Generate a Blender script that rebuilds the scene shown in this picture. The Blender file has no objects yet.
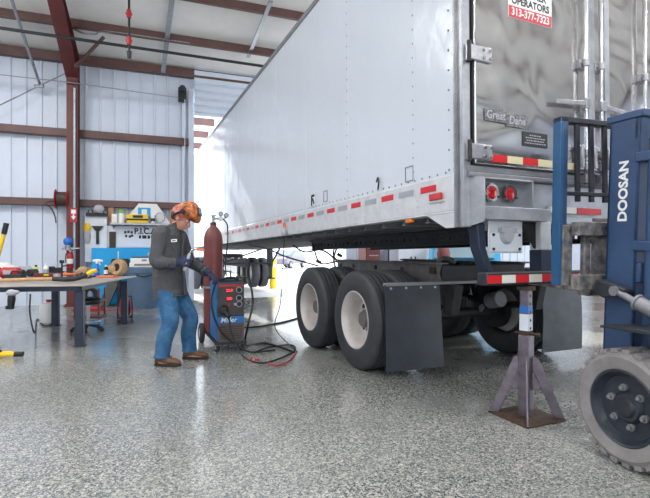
import bpy, bmesh, math, random
from mathutils import Vector, Matrix, Euler, noise
random.seed(7)
S = bpy.context.scene
COL = S.collection
PI = math.pi
R = math.radians
V = Vector

# ------------------------------------------------------------------ camera numbers (level camera, horizon near mid-frame)
F, CX, HY, CH = 470.0, 325.0, 252.0, 1.224
def at(px, py, Y):
    return V(((px-CX)/F*Y, Y, CH-(py-HY)/F*Y))

# ------------------------------------------------------------------ materials
def lin(c):
    return tuple((x/255/12.92 if x/255 <= 0.04045 else ((x/255+0.055)/1.055)**2.4) for x in c)
MATS = {}
def mat(name, rgb, rough=0.5, metal=0.0, var=0.0, vscale=6.0, bump=0.0, bscale=40.0, rgb2=None, spec=0.5, coat=0.0,
        trans=0.0, emit=None, estr=0.0, aniso=None, rvar=0.0, bdist=0.01):
    if name in MATS: return MATS[name]
    m = bpy.data.materials.new(name); m.use_nodes = True
    nt = m.node_tree; N = nt.nodes; L = nt.links
    b = N['Principled BSDF']
    c = lin(rgb)
    b.inputs['Base Color'].default_value = (*c, 1)
    b.inputs['Roughness'].default_value = rough
    b.inputs['Metallic'].default_value = metal
    b.inputs['Specular IOR Level'].default_value = spec
    b.inputs['Coat Weight'].default_value = coat
    b.inputs['Transmission Weight'].default_value = trans
    if emit:
        b.inputs['Emission Color'].default_value = (*lin(emit), 1)
        b.inputs['Emission Strength'].default_value = estr
    tc = None
    if var > 0 or bump > 0 or rgb2 or rvar > 0:
        tc = N.new('ShaderNodeTexCoord')
    if var > 0 or rgb2 or rvar > 0:
        n = N.new('ShaderNodeTexNoise'); n.inputs['Scale'].default_value = vscale
        n.inputs['Detail'].default_value = 6; n.inputs['Roughness'].default_value = 0.65
        L.new(tc.outputs['Object'], n.inputs['Vector'])
        if var > 0 or rgb2:
            rp = N.new('ShaderNodeValToRGB')
            rp.color_ramp.elements[0].position = 0.36; rp.color_ramp.elements[1].position = 0.64
            c2 = lin(rgb2) if rgb2 else tuple(min(1, x*(1+var)) for x in c)
            c1 = c if rgb2 else tuple(x*(1-var) for x in c)
            rp.color_ramp.elements[0].color = (*c1, 1); rp.color_ramp.elements[1].color = (*c2, 1)
            L.new(n.outputs['Fac'], rp.inputs['Fac']); L.new(rp.outputs['Color'], b.inputs['Base Color'])
        if rvar > 0:
            mr = N.new('ShaderNodeMapRange')
            mr.inputs['From Min'].default_value = 0.3; mr.inputs['From Max'].default_value = 0.7
            mr.inputs['To Min'].default_value = max(0.02, rough-rvar); mr.inputs['To Max'].default_value = min(1, rough+rvar)
            L.new(n.outputs['Fac'], mr.inputs['Value']); L.new(mr.outputs['Result'], b.inputs['Roughness'])
    if bump > 0:
        nb = N.new('ShaderNodeTexNoise'); nb.inputs['Scale'].default_value = bscale; nb.inputs['Detail'].default_value = 4
        L.new(tc.outputs['Object'], nb.inputs['Vector'])
        bp = N.new('ShaderNodeBump'); bp.inputs['Strength'].default_value = bump; bp.inputs['Distance'].default_value = bdist
        L.new(nb.outputs['Fac'], bp.inputs['Height']); L.new(bp.outputs['Normal'], b.inputs['Normal'])
    MATS[name] = m
    return m

M = dict(
 wall=mat('wall_sheet_steel', (208,217,232), .45, var=.03, vscale=1.5),
 ceil=mat('white_insulation', (236,235,232), .7, var=.05, vscale=1.2, bump=.3, bscale=2.5),
 redsteel=mat('red_oxide_steel', (98,44,42), .5, var=.15, vscale=3),
 brown=mat('brown_purlin_steel', (98,70,66), .5, var=.15, vscale=3),
 galv=mat('galvanised_steel', (165,170,175), .38, .7, var=.12, vscale=12),
 black=mat('black_plastic', (26,27,29), .45),
 rubber=mat('black_rubber', (52,54,58), .62, var=.18, vscale=9, bump=.15, bscale=90),
 tread=mat('grey_worn_tread', (62,65,70), .7, var=.2, vscale=14, bump=.2, bscale=120),
 flap=mat('mud_flap_rubber', (48,53,60), .42, var=.2, vscale=5, bump=.15, bscale=8),
 flap2=mat('scuffed_mud_flap', (70,74,80), .38, var=.25, vscale=4, bump=.15, bscale=8),
 rim=mat('dull_white_rim_paint', (196,189,186), .4, var=.08, vscale=8, metal=.15),
 trailer=mat('white_trailer_skin', (208,215,225), .22, var=.012, vscale=.8, bump=.36, bscale=3.0, bdist=.03),
 alu=mat('aluminium_rail', (208,210,214), .42, .2, var=.08, vscale=9),
 alud=mat('dull_aluminium_frame', (166,168,174), .36, .45, var=.15, vscale=7),
 greyp=mat('grey_painted_steel', (128,130,134), .5, .2, var=.12, vscale=9),
 dark=mat('dark_chassis_steel', (42,42,45), .55, .2, var=.3, vscale=6),
 bogie=mat('worn_grey_chassis_steel', (112,108,106), .5, .35, var=.28, vscale=6),
 red=mat('red_paint', (170,34,38), .4),
 redtape=mat('red_reflective_tape', (206,38,44), .3),
 whitetape=mat('white_reflective_tape', (222,222,214), .3),
 creamtape=mat('cream_reflective_tape', (216,208,170), .3),
 greytape=mat('silver_reflective_tape', (158,163,168), .3),
 redlens=mat('red_lamp_lens', (190,16,24), .12, coat=.6),
 amber=mat('amber_lamp_lens', (226,120,30), .15, coat=.5),
 white=mat('white_plastic', (232,232,230), .4),
 whitep=mat('white_painted_board', (216,222,230), .5, var=.03),
 flblue=mat('forklift_blue_paint', (47,72,108), .38, var=.12, vscale=5, rvar=.1),
 flblue2=mat('bright_blue_paint', (38,86,128), .35, var=.1, vscale=6),
 fldark=mat('forklift_dark_steel', (47,51,58), .5, .25, var=.2, vscale=8),
 crust=mat('scraped_fork_steel', (82,84,92), .6, .2, vscale=15, rgb2=(150,144,138), bump=.5, bscale=60),
 fltire=mat('dusty_grey_rubber', (134,130,130), .85, var=.14, vscale=8, bump=.3, bscale=50),
 chrome=mat('bright_steel', (205,205,208), .18, 1.0),
 steel=mat('scratched_steel', (165,165,170), .35, .8, var=.15, vscale=12),
 stand=mat('worn_purple_grey_steel', (112,103,112), .36, .6, var=.25, vscale=9, bump=.2, bscale=30),
 rust=mat('rusty_brown_steel', (70,54,44), .6, .2, var=.3, vscale=16),
 bluetape=mat('blue_band', (40,110,190), .4),
 jacket=mat('charcoal_work_jacket', (76,76,79), .85, var=.1, vscale=5, bump=.9, bscale=10, bdist=.04),
 jeans=mat('blue_denim', (34,80,120), .85, rgb2=(66,112,152), vscale=6, bump=.9, bscale=11, bdist=.04),
 boot=mat('brown_leather', (104,74,54), .6, var=.2, vscale=10),
 sole=mat('dark_boot_sole', (44,36,32), .8),
 skin=mat('skin', (196,138,116), .5, var=.06, vscale=12),
 glove=mat('navy_work_glove', (43,50,78), .8, var=.2, vscale=12, bump=.3, bscale=40),
 bandana=mat('red_patterned_cloth', (168,62,56), .8, rgb2=(210,150,140), vscale=30),
 hood=mat('orange_flame_hood', (34,26,24), .35, rgb2=(246,132,44), vscale=20, coat=.3),
 maroon=mat('maroon_cylinder_paint', (110,54,52), .42, var=.1, vscale=6),
 wblue=mat('welder_blue_paint', (28,108,172), .4, var=.1),
 wpanel=mat('welder_front_panel', (62,58,58), .5, var=.1),
 wbrown=mat('dusty_louvre_panel', (98,86,82), .6, var=.12, vscale=12),
 ledred=mat('red_digits', (255,60,60), .4, emit=(255,40,50), estr=2.2),
 navy=mat('dark_navy_steel', (36,46,66), .45, .2, var=.15, vscale=7),
 plate=mat('bench_plate_steel', (176,168,160), .42, .35, var=.15, vscale=5),
 wood=mat('tan_wood', (186,150,108), .65, var=.15, vscale=20),
 oak=mat('orange_lumber', (190,140,104), .65, var=.12, vscale=15),
 yellow=mat('yellow_plastic', (236,196,30), .4),
 lime=mat('lime_yellow_plastic', (206,222,50), .4),
 green=mat('green_plastic', (120,190,60), .45),
 orange=mat('orange_plastic', (230,112,50), .5),
 cyan=mat('cyan_blue_panel', (8,160,224), .45, var=.04),
 bin=mat('grey_blue_bin_plastic', (88,112,138), .5, var=.06),
 tan=mat('tan_burlap', (176,146,112), .9, var=.2, vscale=30, bump=.6, bscale=60),
 blue=mat('blue_plastic', (30,110,200), .35),
 paper=mat('paper_white', (236,232,226), .7),
 silver=mat('silver_grey_cloth', (170,170,178), .5),
 cable=mat('black_cable_rubber', (30,31,34), .5),
 redhose=mat('red_air_hose', (178,52,60), .5),
 concrete=mat('outdoor_concrete', (205,204,200), .8, var=.05, vscale=.4),
 carcyan=mat('cyan_car_paint', (40,150,196), .25, coat=.5),
 cargrey=mat('grey_car_paint', (110,106,120), .3, coat=.4),
 glass=mat('dark_window_glass', (120,140,150), .08, spec=.8),
 placard=mat('black_placard', (34,34,36), .4),
 emblem=mat('weathered_emblem_plate', (78,78,80), .4, .6, rgb2=(140,140,140), vscale=60),
 signred=mat('sign_red', (196,40,56), .45),
 ink=mat('black_ink', (20,20,22), .6),
 gasket=mat('black_gasket', (22,22,23), .6),
)

def stainless():
    m = bpy.data.materials.new('polished_stainless_door'); m.use_nodes = True
    N = m.node_tree.nodes; L = m.node_tree.links; b = N['Principled BSDF']
    b.inputs['Base Color'].default_value = (*lin((205,203,203)), 1)
    b.inputs['Metallic'].default_value = .95; b.inputs['Roughness'].default_value = .2
    tc = N.new('ShaderNodeTexCoord')
    n1 = N.new('ShaderNodeTexNoise'); n1.inputs['Scale'].default_value = 1.1; n1.inputs['Detail'].default_value = .8
    n1.inputs['Distortion'].default_value = 1.4
    L.new(tc.outputs['Object'], n1.inputs['Vector'])
    bp = N.new('ShaderNodeBump'); bp.inputs['Strength'].default_value = .72; bp.inputs['Distance'].default_value = .06
    L.new(n1.outputs['Fac'], bp.inputs['Height']); L.new(bp.outputs['Normal'], b.inputs['Normal'])
    n2 = N.new('ShaderNodeTexNoise'); n2.inputs['Scale'].default_value = 5; n2.inputs['Detail'].default_value = 8
    L.new(tc.outputs['Object'], n2.inputs['Vector'])
    mr = N.new('ShaderNodeMapRange'); mr.inputs['From Min'].default_value = .35; mr.inputs['From Max'].default_value = .7
    mr.inputs['To Min'].default_value = .09; mr.inputs['To Max'].default_value = .2
    L.new(n2.outputs['Fac'], mr.inputs['Value']); L.new(mr.outputs['Result'], b.inputs['Roughness'])
    return m
M['stainless'] = stainless()

def floor_mat():
    m = bpy.data.materials.new('epoxy_flake_floor'); m.use_nodes = True
    N = m.node_tree.nodes; L = m.node_tree.links; b = N['Principled BSDF']
    tc = N.new('ShaderNodeTexCoord')
    def ramp(stops, const=True):
        r = N.new('ShaderNodeValToRGB'); cr = r.color_ramp
        if const: cr.interpolation = 'CONSTANT'
        while len(cr.elements) < len(stops): cr.elements.new(.5)
        for e, (p, c) in zip(cr.elements, stops):
            e.position = p; e.color = (*lin(c), 1)
        return r
    v1 = N.new('ShaderNodeTexVoronoi'); v1.inputs['Scale'].default_value = 150
    L.new(tc.outputs['Object'], v1.inputs['Vector'])
    sp = N.new('ShaderNodeSeparateColor'); L.new(v1.outputs['Color'], sp.inputs['Color'])
    r1 = ramp([(0,(46,56,62)),(.17,(92,102,106)),(.36,(130,137,137)),(.58,(162,163,157)),(.78,(194,190,180)),(.93,(222,218,208))])
    L.new(sp.outputs['Red'], r1.inputs['Fac'])
    v2 = N.new('ShaderNodeTexVoronoi'); v2.inputs['Scale'].default_value = 85
    L.new(tc.outputs['Object'], v2.inputs['Vector'])
    sp2 = N.new('ShaderNodeSeparateColor'); L.new(v2.outputs['Color'], sp2.inputs['Color'])
    r2 = ramp([(0,(54,64,70)),(.25,(112,119,120)),(.55,(158,157,150)),(.8,(202,197,186))])
    L.new(sp2.outputs['Green'], r2.inputs['Fac'])
    mx = N.new('ShaderNodeMix'); mx.data_type = 'RGBA'; mx.inputs['Factor'].default_value = .45
    L.new(r1.outputs['Color'], mx.inputs['A']); L.new(r2.outputs['Color'], mx.inputs['B'])
    # broad wear and damp-looking patches
    n = N.new('ShaderNodeTexNoise'); n.inputs['Scale'].default_value = .55; n.inputs['Detail'].default_value = 6
    L.new(tc.outputs['Object'], n.inputs['Vector'])
    mr = N.new('ShaderNodeMapRange'); mr.inputs['From Min'].default_value = .3; mr.inputs['From Max'].default_value = .7
    mr.inputs['To Min'].default_value = .16; mr.inputs['To Max'].default_value = .42
    L.new(n.outputs['Fac'], mr.inputs['Value']); L.new(mr.outputs['Result'], b.inputs['Roughness'])
    L.new(mx.outputs['Result'], b.inputs['Base Color'])
    b.inputs['Specular IOR Level'].default_value = .5; b.inputs['Coat Weight'].default_value = .7; b.inputs['Coat Roughness'].default_value = .13
    bp = N.new('ShaderNodeBump'); bp.inputs['Strength'].default_value = .12; bp.inputs['Distance'].default_value = .003
    L.new(sp.outputs['Red'], bp.inputs['Height']); L.new(bp.outputs['Normal'], b.inputs['Normal'])
    return m
M['floor'] = floor_mat()

# ------------------------------------------------------------------ mesh builder
class MB:
    def __init__(s): s.bm = bmesh.new()
    def _xf(s, geom, mx):
        bmesh.ops.transform(s.bm, matrix=mx, verts=geom)
    def box(s, c, d, rot=(0,0,0)):
        g = bmesh.ops.create_cube(s.bm, size=1)['verts']
        s._xf(g, Matrix.Translation(c) @ Euler(rot).to_matrix().to_4x4() @ Matrix.Diagonal((*d, 1)))
        return s
    def b2(s, lo, hi):
        lo, hi = V(lo), V(hi)
        return s.box((lo+hi)/2, (abs(hi.x-lo.x), abs(hi.y-lo.y), abs(hi.z-lo.z)))
    def bar(s, p0, p1, w, h, up=(0,0,1)):
        p0, p1 = V(p0), V(p1); d = p1-p0; z = d.normalized(); u = V(up)
        if abs(z.dot(u)) > .97: u = V((0,1,0))
        x = u.cross(z).normalized(); y = z.cross(x)
        mx = Matrix((( x.x,y.x,z.x,0),(x.y,y.y,z.y,0),(x.z,y.z,z.z,0),(0,0,0,1)))
        g = bmesh.ops.create_cube(s.bm, size=1)['verts']
        s._xf(g, Matrix.Translation((p0+p1)/2) @ mx @ Matrix.Diagonal((w, h, d.length, 1)))
        return s
    def cyl(s, p0, p1, r, r2=None, seg=20):
        p0, p1 = V(p0), V(p1); d = p1-p0
        g = bmesh.ops.create_cone(s.bm, cap_ends=True, segments=seg, radius1=r, radius2=r if r2 is None else r2, depth=d.length)['verts']
        q = V((0,0,1)).rotation_difference(d.normalized())
        s._xf(g, Matrix.Translation((p0+p1)/2) @ q.to_matrix().to_4x4())
        return s
    def ball(s, c, r, sc=(1,1,1), rot=(0,0,0), u=16, v=10):
        g = bmesh.ops.create_uvsphere(s.bm, u_segments=u, v_segments=v, radius=r)['verts']
        s._xf(g, Matrix.Translation(c) @ Euler(rot).to_matrix().to_4x4() @ Matrix.Diagonal((*sc, 1)))
        return s
    def tube(s, pts, r, seg=8, smooth=True, closed=False, n=6):
        pts = [V(p) for p in pts]
        if smooth and len(pts) > 2: pts = spline(pts, n)
        rr = r if isinstance(r, (list, tuple)) else None
        rings = []; prev = None
        for i, p in enumerate(pts):
            a = pts[max(i-1, 0)]; b = pts[min(i+1, len(pts)-1)]
            t = (b-a).normalized() if (b-a).length > 1e-9 else V((0,0,1))
            if prev is None:
                u = V((0,0,1)) if abs(t.z) < .9 else V((1,0,0))
                x = u.cross(t).normalized()
            else:
                x = (prev - t*prev.dot(t)).normalized()
            prev = x; y = t.cross(x)
            if rr:
                f = i/(len(pts)-1)*(len(rr)-1); k = min(int(f), len(rr)-2); q = rr[k]+(rr[k+1]-rr[k])*(f-k)
            else: q = r
            rings.append([s.bm.verts.new(p + (x*math.cos(2*PI*j/seg)+y*math.sin(2*PI*j/seg))*q) for j in range(seg)])
        for a, b in zip(rings, rings[1:]):
            for j in range(seg):
                s.bm.faces.new((a[j], a[(j+1)%seg], b[(j+1)%seg], b[j]))
        s.bm.faces.new(rings[0][::-1]); s.bm.faces.new(rings[-1])
        return s
    def rings(s, rs):  # rs: list of lists of points, closed caps
        vs = [[s.bm.verts.new(p) for p in r] for r in rs]; k = len(vs[0])
        for a, b in zip(vs, vs[1:]):
            for j in range(k): s.bm.faces.new((a[j], a[(j+1)%k], b[(j+1)%k], b[j]))
        s.bm.faces.new(vs[0][::-1]); s.bm.faces.new(vs[-1])
        return s
    def loft(s, secs, seg=20):  # secs: (centre, half-x vector, half-y vector)
        return s.rings([[V(c)+V(a)*math.cos(2*PI*j/seg)+V(b)*math.sin(2*PI*j/seg) for j in range(seg)] for c, a, b in secs])
    def lathe(s, prof, o=(0,0,0), axis=(0,0,1), seg=32):  # prof: (radius, along)
        o = V(o); z = V(axis).normalized()
        q = V((0,0,1)).rotation_difference(z).to_matrix()
        rr = []
        for r, h in prof:
            r = max(r, 1e-4)
            rr.append([s.bm.verts.new(o + q @ V((r*math.cos(2*PI*j/seg), r*math.sin(2*PI*j/seg), h))) for j in range(seg)])
        for a, b in zip(rr, rr[1:]):
            for j in range(seg): s.bm.faces.new((a[j], a[(j+1)%seg], b[(j+1)%seg], b[j]))
        if prof[0] != prof[-1]:
            s.bm.faces.new(rr[0][::-1]); s.bm.faces.new(rr[-1])
        else:
            bmesh.ops.remove_doubles(s.bm, verts=rr[0]+rr[-1], dist=1e-6)
        return s
    def prism(s, poly, d):  # poly: 3-D points of one face, extruded along d
        d = V(d); a = [s.bm.verts.new(V(p)) for p in poly]; b = [s.bm.verts.new(V(p)+d) for p in poly]; n = len(a)
        s.bm.faces.new(a[::-1]); s.bm.faces.new(b)
        for j in range(n): s.bm.faces.new((a[j], a[(j+1)%n], b[(j+1)%n], b[j]))
        return s
    def build(s, name, m, parent=None, bevel=0, smooth=True, ang=40, seg=2, fuse=None):
        me = bpy.data.meshes.new(name)
        bmesh.ops.recalc_face_normals(s.bm, faces=s.bm.faces)
        s.bm.to_mesh(me); s.bm.free()
        o = bpy.data.objects.new(name, me); COL.objects.link(o)
        if fuse:
            rm = o.modifiers.new('r', 'REMESH'); rm.mode = 'VOXEL'; rm.voxel_size = fuse[0]
            sm = o.modifiers.new('s', 'SMOOTH'); sm.factor = .5; sm.iterations = fuse[1]
            dg = bpy.context.evaluated_depsgraph_get(); dg.update()
            me2 = bpy.data.meshes.new_from_object(o.evaluated_get(dg))
            o.modifiers.clear(); o.data = me2; bpy.data.meshes.remove(me); me = me2; me.name = name
        me.materials.clear(); me.materials.append(m if not isinstance(m, str) else M[m])
        if smooth:
            for p in me.polygons: p.use_smooth = True
            if not fuse: me.set_sharp_from_angle(angle=R(ang))
        if bevel:
            bv = o.modifiers.new('bevel', 'BEVEL'); bv.width = bevel; bv.segments = seg; bv.limit_method = 'ANGLE'; bv.angle_limit = R(50)
        if parent: o.parent = parent
        return o

def spline(pts, n=6):
    out = []
    P = [pts[0]*2-pts[1]] + pts + [pts[-1]*2-pts[-2]]
    for i in range(1, len(P)-2):
        a, b, c, d = P[i-1], P[i], P[i+1], P[i+2]
        for k in range(n):
            t = k/n
            out.append(.5*((2*b)+(c-a)*t+(2*a-5*b+4*c-d)*t*t+(3*b-a-3*c+d)*t**3))
    out.append(pts[-1])
    return out

def tag(o, label=None, cat=None, group=None, kind=None):
    if label: o['label'] = label
    if cat: o['category'] = cat
    if group: o['group'] = group
    if kind: o['kind'] = kind
    return o
def empty(name, loc=(0,0,0), rz=0, rx=0, parent=None):
    o = bpy.data.objects.new(name, None); COL.objects.link(o); o.empty_display_size = .1
    o.location = loc; o.rotation_euler = (rx, 0, rz)
    if parent: o.parent = parent
    return o
def struct(o): o['kind'] = 'structure'; return o
def copy_tree(o, parent=None):
    c = o.copy(); COL.objects.link(c)
    if parent: c.parent = parent
    for ch in list(o.children): copy_tree(ch, c)
    return c
def text(name, s, size, m, parent, loc, rot, extrude=.002, sx=1.0, align='CENTER', shear=0.0, bold=0.0):
    cu = bpy.data.curves.new(name, 'FONT'); cu.body = s; cu.size = size; cu.extrude = extrude
    cu.align_x = align; cu.align_y = 'CENTER'; cu.shear = shear; cu.offset = bold; cu.resolution_u = 3
    t = bpy.data.objects.new('t', cu); COL.objects.link(t)
    dg = bpy.context.evaluated_depsgraph_get(); dg.update()
    me = bpy.data.meshes.new_from_object(t.evaluated_get(dg)); me.name = name
    bpy.data.objects.remove(t)
    o = bpy.data.objects.new(name, me); COL.objects.link(o)
    me.materials.clear(); me.materials.append(M[m])
    o.location = loc; o.rotation_euler = rot; o.scale = (sx, 1, 1)
    if parent: o.parent = parent
    return o
AREA_FILL_W, POINT_FILL_W, SUN_E, SKY_E, EXPO = 140, 75, 12.0, 3.2, 0.0
# ================================================================== THE BUILDING (frame W: x along back wall, +y outdoors)
WO, WR = V((-5.97, 11.0, 0)), R(20.2)
def WP(x, y, z):
    return V((WO.x+x*math.cos(WR)-y*math.sin(WR), WO.y+x*math.sin(WR)+y*math.cos(WR), z))
def Wplace(o): o.location = WO; o.rotation_euler = (0, 0, WR); return o
SX0, SX1, YF, RIDGE = -11.0, 17.5, -18.5, -9.2
D0, D1, DH = 2.80, 6.97, 4.72
def roofz(y): return 5.82+.2*(-y) if y >= RIDGE else 5.82+.2*(-RIDGE)-.2*(RIDGE-y)

b = MB(); b.b2((SX0-.2, YF-.2, -.12), (SX1+.2, .1, 0)); Wplace(struct(b.build('floor', 'floor', smooth=False)))
b = MB(); b.b2((-60, -60, -.3), (70, 90, -.125)); Wplace(struct(b.build('ground', 'concrete', smooth=False)))

def wall_strip(b, x0, x1, z0, z1, y=0, ribs=True):
    b.b2((x0, y, z0), (x1, y+.08, z1))
    if ribs:
        n0 = math.ceil((x0-.0)/.305)
        k = n0
        while k*.305 < x1-.03:
            x = k*.305+.03
            if x0 < x-.03 and x+.03 < x1:
                b.prism([(x-.026, y, z0), (x-.014, y-.034, z0), (x+.014, y-.034, z0), (x+.026, y, z0)], (0, 0, z1-z0))
            k += 1
b = MB(); wall_strip(b, SX0, D0-.12, 0, 5.84); wall_strip(b, D0-.12, D1+.12, 5.3, 5.84); wall_strip(b, D1+.12, SX1, 0, 5.84)
Wplace(struct(b.build('wall_back', 'wall', smooth=False)))
# side and front walls with their open bays (behind and beside the camera)
b = MB()
for z0, z1, y0, y1 in ((0, 5.8, -3.0, 0), (4.6, 8.0, -8, -3.0), (0, 8.0, -10.2, -8), (4.6, 8, -15.2, -10.2), (0, 6.4, YF, -15.2)):
    b.b2((SX1, y0, z0), (SX1+.1, y1, z1))
Wplace(struct(b.build('wall_right', 'wall', smooth=False)))
b = MB(); b.b2((SX0-.1, YF, 0), (SX0, 0, 7.7)); Wplace(struct(b.build('wall_left', 'wall', smooth=False)))
b = MB()
for x0, x1, z0 in ((SX0, -7.5, 0), (-7.5, -2.5, 4.7), (-2.5, 1, 0), (1, 6, 4.7), (6, 9.5, 0), (9.5, 14.5, 4.7), (14.5, SX1, 0)):
    b.b2((x0, YF-.1, z0), (x1, YF, 5.9))
Wplace(struct(b.build('wall_front', 'wall', smooth=False)))
# roof lining
b = MB()
b.prism([(SX0-.2, .1, roofz(.1)), (SX0-.2, RIDGE, roofz(RIDGE)), (SX0-.2, YF-.2, roofz(YF-.2)),
         (SX0-.2, YF-.2, roofz(YF-.2)+.12), (SX0-.2, RIDGE, roofz(RIDGE)+.12), (SX0-.2, .1, roofz(.1)+.12)], (SX1-SX0+.4, 0, 0))
Wplace(struct(b.build('ceiling', 'ceil', smooth=False)))
n = 1
def trim(b, m, bevel=0):
    global n
    o = Wplace(struct(b.build('trim_%d' % n, m, bevel=bevel, smooth=False))); n += 1; return o
# girts on the back wall and roof purlins (Z and C sections: web, two lips)
for z0, z1 in ((2.285, 2.445), (3.885, 4.06)):
    for xa, xb in ((SX0, D0-.14), (D1+.14, SX1)):
        b = MB(); b.b2((xa, -.2, z0), (xb, -.185, z1)); b.b2((xa, -.185, z1-.015), (xb, -.002, z1)); b.b2((xa, -.2, z0), (xb, -.06, z0+.012))
        trim(b, 'brown')
def purlin(y, d=.2, m='brown'):
    z = roofz(y)-.01; b = MB()
    b.b2((SX0, y-.008, z-d), (SX1, y+.008, z)); b.b2((SX0, y-.07, z-d), (SX1, y+.0, z-d+.012)); b.b2((SX0, y, z-.012), (SX1, y+.07, z))
    return trim(b, m)
b = MB(); b.b2((SX0, -.19, 5.61), (SX1, -.02, 5.81)); trim(b, 'brown')
for k in range(1, 7): purlin(-1.38*k)
for k in range(7): purlin(RIDGE-.9-1.38*k)
# rigid frames: columns and tapered rafters
for s in (-8.1, .12, 8.35, 16.4):
    b = MB()
    b.b2((s-.115, -.52, 0), (s+.115, -.505, 5.2)); b.b2((s-.115, -.215, 0), (s+.115, -.2, 5.62)); b.b2((s-.008, -.505, 0), (s+.008, -.215, 5.6))
    b.b2((s-.17, -.56, 0), (s+.17, -.16, .02))
    for bx in (-.13, .13):
        for by in (-.5, -.22): b.cyl((s+bx, by, .02), (s+bx, by, .06), .018, seg=6)
    o = Wplace(struct(b.build('column' if s == -8.1 else 'column', 'redsteel', smooth=False)))
    b = MB()
    bot = [(-.2, 5.12), (-.52, 5.16), (-2.5, 5.88), (-9.2, 7.2)]
    top = [(-9.2, 7.43), (-.2, 5.62)]
    b.prism([(s-.008, y, z) for y, z in bot+top], (.016, 0, 0))
    for (y0, z0), (y1, z1) in zip(bot, bot[1:]):
        b.prism([(s-.13, y0, z0), (s-.13, y1, z1), (s-.13, y1, z1-.016), (s-.13, y0, z0-.016)], (.26, 0, 0))
    b.prism([(s-.13, -.2, 5.62), (s-.13, -9.2, 7.43), (s-.13, -9.2, 7.445), (s-.13, -.2, 5.635)], (.26, 0, 0))
    b.prism([(s-.008, -9.2, 7.2), (s-.008, YF+.2, 5.3), (s-.008, YF+.2, 5.6), (s-.008, -9.2, 7.43)], (.016, 0, 0))
    b.prism([(s-.13, -9.2, 7.2), (s-.13, YF+.2, 5.3), (s-.13, YF+.2, 5.284), (s-.13, -9.2, 7.184)], (.26, 0, 0))
    Wplace(struct(b.build('rafter', 'redsteel', smooth=False)))
# door jambs, guide rails and the part-open roll-up curtain
b = MB(); b.b2((D0-.12, -.1, 0), (D0, .12, DH+.6)); b.b2((D0-.30, -.12, 0), (D0-.22, -.03, 5.2)); b.b2((D0-.14, -.16, 0), (D0-.03, -.1, 5.2))
trim(b, 'wall')
b = MB(); b.b2((D1, -.1, 0), (D1+.12, .12, DH+.6)); b.b2((D1+.03, -.16, 0), (D1+.14, -.1, 5.2)); trim(b, 'wall')
b = MB()
z = DH
while z < 5.95:
    b.prism([(D0, -.16, z), (D0, -.20, z+.03), (D0, -.205, z+.13), (D0, -.16, z+.165)], (D1-D0, 0, 0)); z += .185
b.b2((D0, -.16, DH), (D1, -.14, 5.9)); b.b2((D0, -.2, DH-.06), (D1, -.12, DH))
Wplace(struct(b.build('door_1', 'wall', smooth=False)))
# canopy of the neighbouring bay outside the door
for y in (.9, 2.3, 3.9, 5.7): 
    b = MB(); b.b2((-1.5, y, 5.08), (3.6, y+.08, 5.3)); trim(b, 'brown')

def wthing(b, name, m, label, cat, bevel=0, group=None, **k):
    o = Wplace(b.build(name, m, bevel=bevel, **k)); return tag(o, label, cat, group)

# overhead services
b = MB(); b.tube([at(-60,19.5,8.5), at(0,28,8.78), at(200,57,10.06), at(330,76,10.9)], .032, smooth=False)
tag(b.build('air_pipe', 'cable'), 'long black air pipe hung below the brown roof beams', 'pipe')
b = MB(); b.tube([at(-30,13,9.4), at(0,16.5,9.5), at(56,24.5,9.9), at(72,28,9.9), at(84,33.5,9.9), at(96,34,10), at(110,32,10), at(200,45,10.7), at(260,53,11.2)], .022, n=5)
tag(b.build('conduit', 'galv'), 'thin pale conduit run with a kink beside the red rafter', 'conduit')
b = MB(); b.cyl(at(9,-8,8.6), at(40,85,10.5), .03); b.box(at(39,86,10.5), (.2, .06, .06))
tag(b.build('sag_rod', 'galv'), 'slanting grey rod hanging from roof at far left of red rafter', 'rod')
b = MB(); b.bar(at(172.5,-5,9.3), at(163,72,11.45), .1, .04)
tag(b.build('flange_strut', 'galv'), 'slanting flat grey strut under roof beams right of the red-valved drop hose', 'strut')
b = MB(); b.bar(at(271,1,9.35), at(248,57,11.3), .08, .04)
tag(b.build('flange_strut', 'galv'), 'slanting grey strut under the roof close to the trailer top edge', 'strut')
t = empty('drop_hose', at(129,0,8.5)); tag(t, 'thin black drop hose with red valves hanging from the roof', 'hose')
b = MB(); b.tube([V((0,0,.9)), V((0,0,.2)), V((.005,0,-.95))], .022); b.build('hose', 'cable', t)
for z in (-.25, -.74):
    b = MB(); b.cyl((0,0,z-.07),(0,0,z+.07),.04); b.bar((-.05,0,z),(.05,0,z),.05,.05); b.build('valve', 'red', t, bevel=.005)
b = MB(); b.cyl((.005,0,-1.05),(.005,0,-.93),.035,.045); b.build('coupler', 'black', t)
b = MB(); b.tube([WP(-8.0,-.6,5.0), WP(.1,-.6,5.0), WP(2.4,-.26,5.03)], .011, seg=6, smooth=False)
tag(b.build('tie_cable', 'galv'), 'thin level steel cable strung along the upper back wall', 'cable')
b = MB(); b.tube([at(-6,108,10.15), at(68,72,10.75)], .014, seg=6, smooth=False); tag(b.build('brace_cable', 'galv'), 'diagonal bracing cable rising to the red column top', 'cable')
b = MB(); b.bar(at(76,66,10.2), at(104,37,10.0), .05, .05); b.box(at(77,65,10.2),(.1,.05,.1)); tag(b.build('knee_brace', 'brown'), 'short brown knee brace between red column top and roof beam', 'brace')
b = MB(); b.tube([WP(.17,-.555,0.4), WP(.17,-.555,4.9)], .03, smooth=False)
tag(b.build('column_conduit', 'galv'), 'vertical pale conduit fixed to the red column', 'conduit')
t = empty('door_opener', WP(D0-.3, -.24, 5.12), WR); tag(t, 'black door opener motor at top of the door jamb', 'motor')
b = MB(); b.b2((-.09,-.1,-.18),(.1,.08,.16)); b.build('housing','black',t,bevel=.02)
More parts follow.
